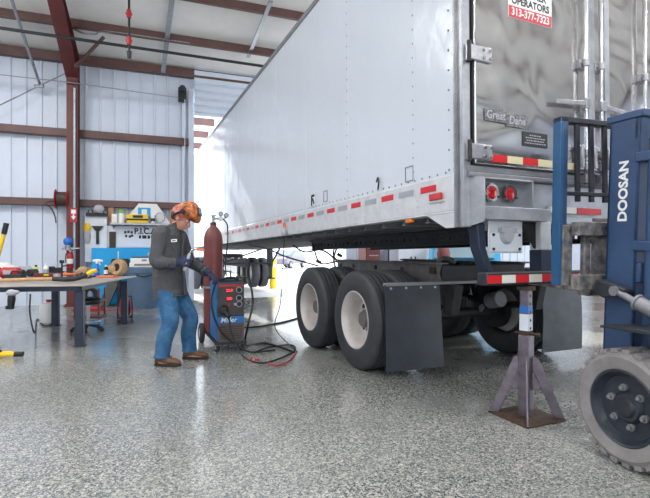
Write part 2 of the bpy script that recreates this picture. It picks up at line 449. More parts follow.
b = MB(); b.cyl((.0,-.1,.1),(.0,-.22,.1),.07); b.build('gearbox','fldark',t)
b = MB(); b.tube([(.06,-.13,-.15),(.07,-.1,-.6),(.06,-.09,-1.6),(.065,-.09,-2.6)],.012,seg=6); b.build('chain','galv',t)

# unseen fill lights added below the purlins to brighten the shop, no fixtures
for i, (x, y) in enumerate([(-6, -4.6), (-1.5, -4.6), (8.5, -4.6), (13, -4.6), (-6, -10.5), (-1.2, -9.5), (4.2, -10.5), (9, -10.5), (13, -10.5), (-4, -15.5), (2, -15.5), (8, -15.5)]):
    ld = bpy.data.lights.new('roof_fill_area', 'AREA'); ld.shape = 'RECTANGLE'; ld.size = 1.3; ld.size_y = .5; ld.energy = AREA_FILL_W; ld.color = (1, .985, .96)
    lo = bpy.data.objects.new('roof_fill_area', ld); COL.objects.link(lo)
    lo.location = WP(x, y, roofz(y)-.75); lo.rotation_euler = (0, 0, WR)
    ld = bpy.data.lights.new('roof_fill_point', 'POINT'); ld.shadow_soft_size = .3; ld.energy = POINT_FILL_W; ld.color = (.97, .985, 1)  # added point fill, lifts the ceiling and upper walls
    lo = bpy.data.objects.new('roof_fill_point', ld); COL.objects.link(lo); lo.location = WP(x, y, roofz(y)-1.3)

# ================================================================== SEMI TRAILER (frame T: x to its right, y towards its nose; rear raised)
TO, TR = V((1.005, 3.351, 0)), R(24.17)
def TP(x, y, z=0): return V((TO.x+x*math.cos(TR)-y*math.sin(TR), TO.y+x*math.sin(TR)+y*math.cos(TR), z))
T = empty('semi_trailer', TO, TR, -.0117)
tag(T, 'long white box semi trailer with polished steel rear doors, raised at the rear', 'trailer')
L_, W_ = 14.4, 2.6
def side_panel(x, sgn):
    b = MB(); b.b2((x, .08, 1.79), (x+sgn*.045, L_, 4.34))
    y = .62
    while y < L_:
        b.b2((x-sgn*.0025, y-.025, 1.8), (x, y+.025, 4.33)); y += 1.22
    # rivets: rear edge, bottom edge, two seams
    pts = [(.1, 1.84+.06*k) for k in range(41)] + [(.16, 1.84+.15*k) for k in range(17)] + [(.1+.1*k, 1.825) for k in range(60)]
    for yy in (.62, 1.84): pts += [(yy, 1.9+.12*k) for k in range(20)]
    for (y, z) in pts: b.box((x, y, z), (.010, .013, .013), (R(45), 0, 0))
    return b
sw = side_panel(0, 1).build('side_wall', 'trailer', T, smooth=False)
sw.data.materials.append(M['greyp'])
for p in sw.data.polygons:
    if p.area < 4e-4: p.material_index = 1
b = MB(); b.b2((W_-.045, .08, 1.79), (W_, L_, 4.34)); b.build('side_wall', 'trailer', T, smooth=False)
b = MB(); b.b2((.0, L_-.05, 1.55), (W_, L_, 4.36)); b.build('front_wall', 'trailer', T, bevel=.02)
b = MB(); b.b2((.01, .02, 4.36), (W_-.01, L_-.01, 4.395)); b.build('roof', 'alu', T, bevel=.01)
for x0, x1 in ((-.014, .04), (W_-.04, W_+.014)):
    b = MB(); b.b2((x0, .06, 4.33), (x1, L_, 4.405)); b.build('top_rail', 'greyp', T, bevel=.01)
    b = MB(); b.b2((x0, .1, 1.53), (x1, L_, 1.80)); b.b2((x0, .1, 1.515), (x1+.06 if x0 < 0 else x1, L_, 1.53))
    xx = x0 if x0 < 0 else x1
    for k in range(22):
        y = .25+.3*k
        for z in (1.60, 1.655): b.ball((xx, y, z), .011, (.6, 1, 1), u=6, v=4)
    b.build('bottom_rail', 'alu', T, bevel=.006)
# reflective tape along the rail
for k in range(17):
    y = .4+.612*k
    b = MB(); b.b2((-.018, y-.1, 1.70), (-.013, y+.1, 1.75)); b.build('red_tape', 'redtape', T, smooth=False)
    b = MB(); b.b2((-.017, y+.2, 1.70), (-.013, y+.42, 1.75)); b.build('silver_tape', 'greytape', T, smooth=False)
# marker lamps, decals on the side
b = MB(); b.b2((-.045, .22, 1.625), (-.014, .36, 1.68)); mk = b.build('marker_lamp', 'redlens', T, bevel=.008); tag(mk, 'red side marker lamp')
b = MB(); b.b2((-.03, .2, 1.61), (-.014, .38, 1.625)); b.build('lamp_base', 'alu', mk)
b = MB(); b.b2((-.015, .64, 1.48), (.02, .73, 1.512)); tag(b.build('marker_lamp', 'amber', T, bevel=.006), 'amber side marker lamp')
b = MB(); b.b2((-.006, 2.72, 1.83), (-.002, 2.86, 1.99)); d = b.build('decal', 'whitep', T, smooth=False)
b = MB(); b.b2((-.009,2.74,1.95),(-.005,2.84,1.98)); b.b2((-.009,2.81,1.84),(-.005,2.845,1.96)); b.bar((-.007,2.75,1.86),(-.007,2.80,1.93),.004,.03); b.build('decal_mark','ink',d,smooth=False)
for (y0, y1, z0, z1) in ((2.36, 2.47, 1.85, 1.98), (.62, .74, 1.83, 1.96)):
    b = MB(); w = .008
    b.b2((-.005,y0,z0),(-.002,y1,z0+w)); b.b2((-.005,y0,z1-w),(-.002,y1,z1)); b.b2((-.005,y0,z0),(-.002,y0+w,z1)); b.b2((-.005,y1-w,z0),(-.002,y1,z1))
    b.build('decal_outline', 'greyp', T, smooth=False)
b = MB(); b.tube([(-.02,1.17,1.83),(-.03,1.14,1.88),(-.02,1.17,1.94),(-.02,1.2,1.9)],.008,seg=6); b.build('hook','black',T)
# rear corner gussets
for x0, x1 in ((-.01, .02), (W_-.02, W_+.01)):
    b = MB(); b.prism([(x0,.46,1.53),(x0,.2,1.405),(x0,.0,1.405),(x0,.0,1.53)],(x1-x0,0,0)); b.build('gusset','alu',T,bevel=.004)
# posts, header, sill
for x0, x1 in ((-.012, .06), (W_-.06, W_+.012)):
    b = MB(); b.b2((x0, -.005, 1.405), (x1, .09, 4.41)); b.b2((x0-.0, .02, 1.405), (x1+.0, .1, 4.41)); b.build('corner_post', 'alud', T, bevel=.006)
b = MB(); b.b2((.1, -.005, 4.25), (W_-.1, .1, 4.41)); b.build('header', 'alud', T, bevel=.006)
b = MB(); b.b2((.02, -.035, 1.765), (W_-.02, .1, 1.80)); b.b2((.02,-.02,1.80),(W_-.02,.1,1.85)); b.build('sill', 'greyp', T, bevel=.008)
b = MB(); b.b2((.6, .03, 1.45), (W_-.6, .08, 1.765)); b.b2((.6,-.0,1.45),(W_-.6,.04,1.50)); b.build('rear_crossmember', 'alud', T, bevel=.005)
b = MB()
b.b2((.1,.1,1.53),(W_-.1,L_-.05,1.56)); b.b2((.05,.1,1.75),(W_-.05,L_-.05,1.79)); b.build('floor_deck', 'dark', T, smooth=False)
cm = MB(); cm.b2((.05,-.03,1.515),(W_-.05,.03,1.53)); cm.b2((.05,-.004,1.47),(W_-.05,.004,1.53)); cm.b2((.05,-.03,1.465),(W_-.05,.03,1.475))
c0 = cm.build('crossmember', 'greyp', T, smooth=False); c0.location.y = .5
for k in range(1, 40):
    c = c0.copy(); COL.objects.link(c); c.parent = T; c.location.y = .5+.35*k
# perforated slider rails
for x in (.74, 1.86):
    b = MB(); y0, y1 = .05, 4.6
    b.b2((x-.05,y0,1.44),(x+.05,y1,1.465)); b.b2((x-.012,y0,1.40),(x+.012,y1,1.44)); b.b2((x-.012,y0,1.325),(x+.012,y1,1.36)); b.b2((x-.05,y0,1.31),(x+.05,y1,1.325))
    y = y0
    while y < y1: b.b2((x-.012,y,1.36),(x+.012,min(y+.085,y1),1.40)); y += .13
    b.build('slider_rail', 'dark', T, smooth=False)
# doors
zb, zt = 1.862, 4.245
def door(x0, x1, hinge_left):
    b = MB(); b.b2((x0, -.03, zb), (x1, .03, zt)); d = b.build('door', 'stainless', T, bevel=.01)
    tag(d, 'polished stainless rear door')
    b = MB(); w = .016
    for q in ((x0-w+.003, x0+.003), (x1-.004, x1+w-.004)): b.b2((q[0], -.022, zb-.01), (q[1], .02, zt+.01))
    b.b2((x0,-.022,zb-.014),(x1,.02,zb+.004)); b.b2((x0,-.022,zt-.004),(x1,.02,zt+.014)); b.build('gasket','gasket',d)
    for z in (1.945, 2.655, 3.35, 4.05):
        if hinge_left: lo, hi, hx = x0-.07, x0+.145, x0-.07
        else: lo, hi, hx = x1-.145, x1+.07, x1+.07
        b = MB(); b.b2((lo, -.05, z-.055), (hi, -.03, z+.055)); b.b2((min(hx, hx), -.05, z-.06), (hx+(.03 if hinge_left else -.03), -.004, z+.06))
        h = b.build('hinge', 'steel', d, bevel=.006)
        b = MB()
        for k, xx in enumerate((lo+.14, lo+.2) if hinge_left else (hi-.14, hi-.2)):
            for zz in (-.03, .03): b.cyl((xx, -.05, z+zz), (xx, -.062, z+zz), .011, seg=8)
        b.build('hinge_bolt', 'chrome', h)
        b = MB(); b.cyl((hx+(.008 if hinge_left else -.008), -.045, z-.075), (hx+(.008 if hinge_left else -.008), -.045, z+.075), .016, seg=10); b.build('hinge_pin', 'dark', h)
    return d
DL = door(.078, 1.285, True); DR = door(1.315, 2.522, False)
def lock_rod(x, d, r=.017):
    b = MB(); b.cyl((x, -.075, zb-.06), (x, -.075, zt+.02), r, seg=14); rod = b.build('lock_rod', 'chrome', d)
    for z in (zb+.05, zb+.16, 2.75, 3.6, zt-.08):
        b = MB(); b.b2((x-.05, -.06, z-.035), (x+.05, -.03, z+.035)); b.cyl((x, -.075, z-.03), (x, -.075, z+.03), r+.012, seg=12)
        for q in (-.035, .035): b.cyl((x+q,-.06,z),(x+q,-.07,z),.01,seg=8)
        b.build('rod_bracket', 'steel', rod, bevel=.004)
    b = MB(); b.b2((x-.045,-.1,zb-.085),(x+.045,-.04,zb-.02)); b.b2((x-.02,-.11,zb-.1),(x+.02,-.06,zb+.02)); b.build('cam', 'steel', rod, bevel=.004)
    sg = -1 if x < 1.3 else 1
    b = MB(); b.bar((x,-.09,2.42),(x+sg*.34,-.075,2.40),.012,.035); b.b2((x-.03,-.1,2.38),(x+.03,-.06,2.46)); b.build('rod_handle','steel',rod,bevel=.004)
for x, d in ((1.19, DL), (1.375, DR), (1.95, DR)): lock_rod(x, d)
b = MB(); b.b2((1.265,-.048,zb),(1.335,-.030,zt)); b.build('astragal','alud',DL,bevel=.006)
b = MB(); b.b2((1.47,-.04,zb),(1.53,-.03,zt)); b.build('door_strip','alud',DR,bevel=.004)
# cluster of latch hardware low on the doors
for x in (1.12, 1.27, 1.44):
    b = MB(); b.b2((x-.04,-.085,1.88),(x+.03,-.04,1.93)); b.cyl((x,-.09,1.95),(x,-.04,1.95),.035); b.b2((x-.015,-.1,1.9),(x+.015,-.06,2.08)); b.cyl((x-.03,-.07,2.06),(x+.04,-.07,2.06),.022)
    b.build('latch', 'steel', DL if x < 1.3 else DR, bevel=.005)
# door tape
for k in range(14):
    x = .225+.157*k
    if 1.24 < x+.157 and x < 1.33: continue
    b = MB(); b.b2((x, -.034, 1.885), (x+.155, -.0305, 1.94)); b.build('door_tape', 'redtape' if k % 2 == 0 else 'creamtape', DL if x < 1.2 else DR, smooth=False)
# painted-on sign, emblem plate, placard
sg = empty('sign', (.63, -.033, 3.13), 0, 0, DL); sg.rotation_euler = (0, R(.4), 0)
b = MB(); b.b2((-.225,-.002,-.145),(.225,.0025,.15)); b.build('sign_board','white',sg,smooth=False)
b = MB(); b.b2((-.222,-.0035,-.143),(.222,-.002,-.055)); b.build('sign_band','signred',sg,smooth=False)
text('sign_text', 'OPERATORS', .077, 'ink', sg, (0,-.003,-.012), (PI/2,0,0), .0008, sx=.92, bold=.0022)
text('sign_text', 'OWNER', .077, 'ink', sg, (.03,-.003,.062), (PI/2,0,0), .0008, sx=.92, bold=.0022)
text('sign_text', '313-377-7323', .082, 'white', sg, (0,-.0045,-.1), (PI/2,0,0), .0006, sx=.86, bold=.0016)
sg['label'] = 'white sign with black OPERATORS and red number band'
em = empty('emblem', (.37, -.033, 2.215), 0, 0, DL)
for x0, x1, dz in ((-.205, .0, .012), (.0, .205, -.008)):
    b = MB(); b.prism([(x0,0,-.045+dz),(x1,0,-.05+dz),(x1+.008,0,.035+dz),(x1-.03,0,.055+dz),(x0-.006,0,.04+dz)],(0,-.006,0)); b.build('emblem_plate','emblem',em)
text('emblem_text','Great',.085,'silver',em,(-.105,-.008,.01),(PI/2,0,0),.002,sx=.9,bold=.001,shear=.1)
text('emblem_text','Dane',.085,'silver',em,(.105,-.008,-.008),(PI/2,0,0),.002,sx=.9,bold=.001,shear=.1)
pl = empty('placard', (.665,-.033,2.085), 0, 0, DL)
b = MB(); b.b2((-.13,-.003,-.055),(.13,.002,.055)); b.build('placard_plate','placard',pl,smooth=False)
b = MB()
for i, (zz, w) in enumerate(((.03,.06),(.01,.10),(-.01,.09),(-.03,.11))):
    x = -w+(.0 if i < 3 else 0)
    while x < w-.01:
        l = random.uniform(.01,.03); b.b2((x,-.0045,zz-.004),(min(x+l,w),-.003,zz+.004)); x += l+.008
b.build('placard_lettering','silver',pl,smooth=False)
# lamp boxes
def lampbox(x0, x1, flip):
    lb = empty('lamp_box', (0,0,0), 0, 0, T)
    b = MB(); z0, z1 = 1.55, 1.755; y0 = -.10
    b.b2((x0,-.01,z0),(x1,.06,z1)); b.b2((x0,y0,z1-.012),(x1,0,z1)); b.b2((x1-.012,y0,z0),(x1,0,z1)); b.b2((x0,y0,z0),(x0+.012,0,z1))
    ex = x1+.17 if not flip else x1; sx_ = x0 if not flip else x0-.17
    b.b2((sx_, y0, 1.455),(ex,.06,1.55)); b.build('lamp_housing','alud',lb,bevel=.005)
    b = MB(); q = (x0-.05 if not flip else x1+.05)
    e = x0 if not flip else x1
    b.prism([(e,y0,1.44),(e,y0,1.757),(q,0,1.77),(q,0,1.41)],(0,.03,0)); b.build('side_plate','alud',lb)
    for dx in (.115, .292):
        x = x0+dx if not flip else x1-dx
        b = MB(); b.lathe([(.048,0),(.048,.02),(.066,.02),(.068,.006),(.06,0),(.048,0)],(x,-.035,1.655),(0,-1,0),28); tl = b.build('tail_lamp','chrome',lb)
        b = MB(); b.lathe([(.056,0),(.056,.012),(.04,.022),(.0,.026)],(x,-.035,1.655),(0,-1,0),28); b.build('lens','redlens',tl)
        for q in (-1,1):
            b = MB(); b.cyl((x+q*.062,-.05,1.655-.03),(x+q*.062,-.062,1.655-.03),.007,seg=8); b.build('lamp_screw','dark',tl)
    b = MB(); b.b2((x0+.012,-.03,1.6),(x0+.04,-.012,1.72)); b.build('wiring','black',lb)
lampbox(.095,.575,False); lampbox(W_-.575,W_-.095,True)
# tape on the rear frame
for k in range(6):
    x = .86+.3*k
    if x+.29 < 1.75:
        b = MB(); b.b2((x,-.006,1.535),(x+.295,.026,1.585)); b.build('frame_tape','redtape' if k%2 else 'whitetape',T,smooth=False)
# hanging number plate bracket with lamp
b = MB(); b.b2((.195,-.03,1.215),(.53,-.018,1.455)); b.b2((.2,-.025,1.38),(.525,.03,1.46)); pk = b.build('plate_bracket','alu',T,bevel=.006)
b = MB(); b.b2((.21,-.036,1.225),(.515,-.03,1.365)); b.build('number_plate','whitep',pk,bevel=.004)
b = MB(); b.lathe([(.0,.04),(.05,.03),(.065,.0),(.0,0)],(.36,-.036,1.345),(0,-1,0),20); b.box((.36,-.05,1.385),(.15,.04,.035)); b.build('plate_lamp','silver',pk)
for x in (.235,.49):
    for z in (1.245,1.35):
        b = MB(); b.cyl((x,-.036,z),(x,-.044,z),.011,seg=8); b.build('bolt','dark',pk)
# underride bumper with uprights
b = MB(); b.prism([(.08,-.04,1.43),(.10,-.04,1.25),(.175,-.05,1.06),(.225,-.05,1.06),(.165,-.04,1.25),(.155,-.04,1.43)],(0,.1,0)); b.build('bumper_upright','navy',T,bevel=.008)
b = MB(); b.prism([(W_-.08,-.04,1.43),(W_-.10,-.04,1.25),(W_-.175,-.05,1.06),(W_-.225,-.05,1.06),(W_-.165,-.04,1.25),(W_-.155,-.04,1.43)],(0,.1,0)); b.build('bumper_upright','navy',T,bevel=.008)
for x in (.7, W_-.81):
    b = MB(); b.b2((x,-.05,1.24),(x+.11,.06,1.46)); u = b.build('bumper_post','alu',T,bevel=.006)
    b = MB(); b.b2((x-.002,-.052,1.065),(x+.112,.062,1.24)); b.build('post_foot','navy',u,bevel=.004)
    b = MB(); b.prism([(x-.16,-.0,1.455),(x,0,1.455),(x,0,1.25)],(0,.02,0)); b.build('brace_plate','dark',u)
b = MB(); b.b2((.09,-.12,.985),(W_-.09,-.02,1.078)); bm_ = b.build('bumper','fldark',T,bevel=.01); bm_['label']='dark rear bumper bar with red and white tape'
k = 0; x = .097
while x < W_-.2:
    b = MB(); b.b2((x,-.1235,1.0),(x+.13,-.119,1.058)); b.build('bumper_tape','redtape' if k%2==0 else 'whitetape',bm_,smooth=False); x += .132; k += 1
# landing gear
for x in (.45, 2.15):
    b = MB(); b.b2((x-.08,11.37,.9),(x+.08,11.53,1.53)); lg = b.build('landing_leg','fldark',T,bevel=.01)
    b = MB(); b.b2((x-.06,11.39,.56),(x+.06,11.51,.92)); b.b2((x-.14,11.3,.52),(x+.14,11.6,.56)); b.build('sand_shoe','fldark',lg,bevel=.006)
b = MB(); b.bar((.45,11.45,1.0),(2.15,11.45,1.0),.06,.06); b.bar((.45,11.45,.95),(2.15,11.9,1.5),.04,.04); b.bar((2.15,11.45,.9),(2.15,10.4,1.5),.04,.04); b.build('leg_brace','fldark',T)
# air lines and a dangling lamp lead under the floor
b = MB()
for pts in ([(.9,3.9,1.45),(.85,4.0,1.15),(.8,3.7,.98),(.9,3.5,1.05)],[(1.0,4.2,1.45),(.9,4.1,1.2),(1.05,3.8,1.0),(.95,3.55,1.08)],[(.7,4.5,1.42),(.72,4.25,1.1),(.85,3.9,1.12),(.9,3.6,1.1)],
            [(.5,4.9,1.4),(.6,4.6,1.28),(.75,4.2,1.3),(.9,3.9,1.1)],[(.2,6.6,1.43),(.3,5.8,1.36),(.45,5.1,1.2),(.75,4.4,1.05)]): b.tube(pts,.014,seg=6)
for p in ((.8,3.8,1.02),(.93,3.95,1.22),(.72,4.3,1.12),(.95,4.0,1.38)): b.box(p,(.07,.06,.05),(.4,.3,.5))
b.build('air_line','cable',T)

# ================================================================== TRAILER BOGIE (stands on its tyres, frame T without the tilt)
B = empty('trailer_bogie', TP(1.3, 2.34), TR); BX, BY = 1.3, 2.34
tag(B, 'tandem axle trailer bogie with eight dual tyres and mud flaps under the raised trailer rear', 'bogie')
def lc(x, y, z): return V((x-BX, y-BY, z))
TYR = [(.29,.02),(.30,.004),(.34,-.006),(.42,-.008),(.475,.0),(.497,.012),(.512,.03),(.515,.045),(.508,.05),(.508,.058),(.515,.063),(.516,.095),(.508,.1),(.508,.108),(.516,.113),(.516,.152),(.508,.157),(.508,.165),(.516,.17),(.516,.202),
       (.508,.207),(.508,.215),(.515,.22),(.512,.235),(.497,.253),(.475,.265),(.42,.273),(.34,.271),(.30,.261),(.29,.245),(.275,.2),(.275,.06),(.29,.02)]
def wheel(axis, o, front):  # axis: unit x direction pointing inwards
    w = empty('wheel', o, 0, 0, B)
    b = MB(); b.lathe(TYR, (0,0,0), axis, 64); b.build('tyre','rubber',w,ang=50)
    b = MB(); b.lathe([(.303,.012),(.303,.0),(.293,-.002),(.283,.02),(.268,.035),(.262,.09),(.256,.16),(.240,.195),(.19,.205),(.15,.207),(.14,.21),(.14,.218),(.2,.216),(.25,.205),(.272,.15),(.275,.06),(.29,.02),(.303,.012)], (0,0,0), axis, 48)
    if front:
        for k in range(2): pass
    b.build('rim','rim',w)
    b = MB(); ax = V(axis)
    b.lathe([(.14,.23),(.14,.2),(.11,.195),(.095,.17),(.09,.115),(.075,.09),(.0,.085)], (0,0,0), axis, 24)
    for k in range(10):
        a = 2*PI*k/10; p = V((0, .125*math.cos(a), .125*math.sin(a)))
        b.cyl(p+ax*.21, p+ax*.165, .014, seg=6)
    b.build('hub','bogie',w)
    for k in range(5 if front else 0):
        a = 2*PI*(k+.5)/5; p = V((0, .2*math.cos(a), .2*math.sin(a))); b = MB(); b.cyl(p+ax*.199, p+ax*.212, .027, seg=12)
        b.build('hand_hole','black',w)
    return w
for y in (1.713, 2.963):
    wheel((1,0,0), lc(0,y,.515), True); wheel((1,0,0), lc(.33,y,.515), False)
    wheel((-1,0,0), lc(2.6,y,.515), True); wheel((-1,0,0), lc(2.27,y,.515), False)
    b = MB(); b.cyl(lc(.2,y,.515), lc(2.4,y,.515), .065); b.cyl(lc(.62,y,.515),lc(.7,y,.515),.2); b.cyl(lc(1.9,y,.515),lc(1.98,y,.515),.2); b.build('axle','dark',B)
    for x in (.95, 1.65):
        b = MB(); b.cyl(lc(x,y-.2,.66),lc(x,y-.38,.7),.09); b.bar(lc(x,y-.1,.6),lc(x,y,.5),.04,.06); b.build('brake_chamber','greyp',B,bevel=.01)
for x in (.72, 1.86):
    b = MB()
    b.prism([lc(x,1.2,1.105),lc(x,3.62,1.12),lc(x,3.62,.99),lc(x,3.3,.89),lc(x,1.34,.885),lc(x,1.2,.93),lc(x,1.24,1.0)],(.02,0,0))
    b.b2(lc(x-.05,1.2,1.098),lc(x+.09,3.62,1.116)); b.b2(lc(x-.02,1.3,.88),lc(x+.09,3.4,.895))
    fr = b.build('frame_rail','bogie',B,bevel=.004)
    for y in (1.35, 1.9, 2.5, 3.1, 3.5):
        b = MB(); b.cyl(lc(x-.01,y,1.03),lc(x+.0,y,1.03),.03,seg=12); b.build('pin_hole','black',fr)
    b = MB(); b.b2(lc(x-.03,1.28,1.0),lc(x-.0,1.36,1.07)); b.build('lock_block','rust',fr,bevel=.004)
    for y in (1.1, 2.35, 3.55):
        b = MB(); b.prism([lc(x,y-.12,.9),lc(x,y+.12,.9),lc(x,y+.05,.6),lc(x,y-.05,.6)],(.1,0,0)); b.build('spring_hanger','dark',B,bevel=.006)
    for y in (1.713, 2.963):
        b = MB(); 
        for k in range(3): b.tube([lc(x+.05,y-.55+.06*k,.68-.03*k),lc(x+.05,y,.6-.02*k),lc(x+.05,y+.55-.06*k,.68-.03*k)],.022,seg=6)
        b.build('leaf_spring','dark',B)
for y in (1.25, 2.35, 3.5):
    b = MB(); b.b2(lc(.74,y-.05,.9),lc(1.86,y+.05,1.09)); b.build('cross_beam','dark',B,bevel=.01)
b = MB(); b.b2(lc(.95,1.35,1.03),lc(1.65,3.3,1.05)); b.build('deck_plate','dark',B)
b = MB(); b.cyl(lc(1.0,1.95,.78),lc(1.65,1.95,.78),.12); b.build('air_tank','dark',B)
b = MB(); b.tube([lc(.95,1.6,1.05),lc(.98,1.5,1.15),lc(1.05,1.38,1.12)],.03); b.build('air_fitting','galv',B)
# flaps on their hanger bar
b = MB(); b.b2(lc(-.0,1.08,.905),lc(2.6,1.14,.935)); b.build('flap_bar','greyp',B,bevel=.004)
def flap(x0, x1, m, tl, curl):
    b = MB(); nx, nz = 6, 8; g = []
    for i in range(nx+1):
        row = []
        for j in range(nz+1):
            u, w = i/nx, j/nz
            row.append(lc(x0+(x1-x0)*u, 1.085-.02*math.sin(w*PI)-curl*(w**2)*(.4+.6*u)*.12, .92-(.80+.0*u)*w-tl*w*(1-u)*.0))
        g.append(row)
    th = V((0,.012,0))
    vs = [[b.bm.verts.new(p) for p in r] for r in g]; vb = [[b.bm.verts.new(p+th) for p in r] for r in g]
    for i in range(nx):
        for j in range(nz):
            b.bm.faces.new((vs[i][j],vs[i+1][j],vs[i+1][j+1],vs[i][j+1])); b.bm.faces.new((vb[i][j],vb[i][j+1],vb[i+1][j+1],vb[i+1][j]))
    for i in range(nx):
        for jj in (0, nz): b.bm.faces.new((vs[i][jj],vs[i+1][jj],vb[i+1][jj],vb[i][jj]))
    for j in range(nz):
        for ii in (0, nx): b.bm.faces.new((vs[ii][j],vs[ii][j+1],vb[ii][j+1],vb[ii][j]))
    f = b.build('mud_flap', m, B)
    for k in range(4):
        b = MB(); x = x0+.06+(x1-x0-.12)*k/3; b.cyl(lc(x,1.085,.885),lc(x,1.07,.885),.012,seg=8); b.build('flap_bolt','galv',f)
    return f
flap(-.01,.61,'flap',0,.6)
flap(1.99,2.6,'flap2',0,.2)
# ================================================================== FORKLIFT (frame F: x right, y forward, origin under left front tyre face)
FO = V((1.69, 2.675, 0)); FR = R(17)
FK = empty('forklift', FO, FR)
tag(FK, 'blue forklift with raised forks behind the trailer, dusty front tyre at right edge', 'forklift')
def fl_wheel(o, ax, r, w):
    wl = empty('wheel', o, 0, 0, FK); ax = V(ax)
    k = r/.352
    b = MB(); b.lathe([(.215*k,.02),(.227*k,.0),(.30*k,-.012),(.33*k,.008),(.338*k,.04),(.338*k,w-.04),(.33*k,w-.012),(.30*k,w),(.22*k,w-.01),(.215*k,.02)],(0,0,0),ax,64)
    n = 27
    for i in range(n):
        for side in (0, 1):
            a = 2*PI*(i+.5*side)/n
            c, s_ = math.cos(a), math.sin(a)
            mx = Euler((a, 0, 0)).to_matrix()
            cx = (w*.25 if side == 0 else w*.75)*ax.x
            p = mx @ V((0, .335*k, 0)) + V((cx, 0, 0))
            b.box(p, (w*.5, .03*k, .05*k), (a, 0, 0))
    b.build('tyre','fltire',wl,bevel=.006)
    b = MB(); b.lathe([(.232*k,.004),(.222*k,-.005),(.212*k,.0),(.2*k,.03),(.185*k,.05),(.10*k,.055),(.08*k,.03),(.0,.028),(.0,.09),(.2*k,.1),(.218*k,.03),(.232*k,.004)],(0,0,0),ax,48); b.build('rim','flrim',wl)
    for i in range(6):
        a = 2*PI*i/6+.3; p = V((0,.115*k*math.cos(a),.115*k*math.sin(a)))
        b = MB(); b.cyl(p+ax*.055,p+ax*.035,.022*k,seg=14); b.cyl(p+ax*.036,p+ax*.015,.013*k,seg=6)
        b.build('wheel_nut','greyp',wl)
    b = MB(); b.lathe([(.0,.03),(.0,.012),(.05*k,.014),(.062*k,.03),(.0,.03)],(0,0,0),ax,24); b.build('hub','fldark',wl)
M['flrim'] = mat('dark_slate_rim', (48,54,64), .45, .2, var=.2, vscale=10)
fl_wheel((0,0,.336),(1,0,0),.336,.2); fl_wheel((1.1,0,.336),(-1,0,0),.336,.2)
fl_wheel((.04,-1.42,.27),(1,0,0),.27,.16); fl_wheel((1.06,-1.42,.27),(-1,0,0),.27,.16)
# mast: leans back a little
MS = empty('mast', (.015,.345,.05), 0, R(2.2), FK)
def chan(x, y0, y1, z0, z1, t, inward):
    b = MB(); xx = x+inward*.012
    b.b2((min(x,xx),y0,z0),(max(x,xx),y1,z1))
    for yy in (y0, y1-t): b.b2((min(x,x+inward*.07),yy,z0),(max(x,x+inward*.07),yy+t,z1))
    return b
for x, s_ in ((.2,1),(.9,-1)):
    b = chan(x,-.21,0,.05,2.03,.02,s_); b.build('mast_rail','flblue',MS,bevel=.004)
    b = chan(x+s_*.075,-.19,-.02,.1,1.98,.016,s_); b.build('inner_rail','fldark',MS,bevel=.004)
    b = MB(); b.cyl((x+s_*.03,-.29,.1),(x+s_*.03,-.29,1.72),.038); b.cyl((x+s_*.03,-.29,1.72),(x+s_*.03,-.29,1.98),.026); b.build('lift_cylinder','flblue',MS)
    for z in (1.22, 1.75):
        b = MB(); b.b2((min(x-s_*.012,x+s_*.1),-.34,z-.03),(max(x-s_*.012,x+s_*.1),-.19,z+.03)); b.build('cylinder_clamp','flblue',MS,bevel=.008)
b = MB(); b.b2((.2,-.2,1.86),(.9,-.17,2.0)); b.b2((.19,-.23,1.99),(.91,.02,2.035)); b.build('top_tie','flblue',MS,bevel=.006)
b = MB(); b.b2((.2,-.24,.3),(.9,-.2,.45)); b.b2((.2,-.24,1.0),(.9,-.21,1.12)); b.build('cross_tie','flblue',MS,bevel=.006)
tx = text('mast_lettering','DOOSAN',.086,'white',MS,(.1985,-.1,1.46),(0,0,0),.0006,sx=.92,bold=.003)
tx.matrix_local = Matrix.Translation((.1985,-.082,1.505)) @ Matrix(((0,0,-1,0),(0,-1,0,0),(-1,0,0,0),(0,0,0,1))).to_4x4() @ Matrix.Identity(4)
# letters run up the rail: text x -> +z, text y -> +y (towards the front), normal -> -x
tx.matrix_local = Matrix.Translation((.1985,-.112,1.555)) @ Matrix(((0,0,-1,0),(0,1,0,0),(1,0,0,0),(0,0,0,1))) @ Matrix.Diagonal((1.02,1,1,1))
# carriage, backrest, forks
CG = empty('carriage', (.0,.315,.0), 0, R(1.2), FK)
for z0, z1 in ((.975,1.075),(1.33,1.42)):
    b = MB(); b.b2((.05,.06,z0),(1.0,.13,z1)); b.build('carriage_bar','crust',CG,bevel=.006)
for x in (.315,.80):
    b = MB(); b.b2((x-.02,-.12,.98),(x+.02,.06,1.42)); b.cyl((x-.04,-.08,1.1),(x+.04,-.08,1.1),.05); b.cyl((x-.04,-.08,1.32),(x+.04,-.08,1.32),.05); b.build('carriage_plate','flblue',CG,bevel=.004)
for x in (.33,.77):
    b = MB(); b.prism([(x-.06,.135,1.45),(x-.06,.175,1.45),(x-.06,.185,1.0),(x-.06,1.22,.962),(x-.06,1.22,.95),(x-.06,.2,.942),(x-.06,.15,.95),(x-.06,.135,.99)],(.12,0,0)); b.build('fork','crust',CG,bevel=.004)
b = MB()
for x in (.225,.43): b.b2((x-.055,.135,.99),(x-.0,.175,1.38))
b.b2((.17,.135,1.30),(.43,.175,1.38)); b.b2((.17,.135,.985),(.43,.175,1.06)); b.build('fork_positioner','crust',CG,bevel=.01)
b = MB(); b.b2((.18,.10,.93),(.40,.2,.985)); b.cyl((.22,.15,.925),(.22,.15,.94),.02); b.cyl((.36,.15,.925),(.36,.15,.94),.02); b.build('stop_block','crust',CG,bevel=.012)
BRt = empty('load_backrest', (0,0,0), 0, 0, CG)
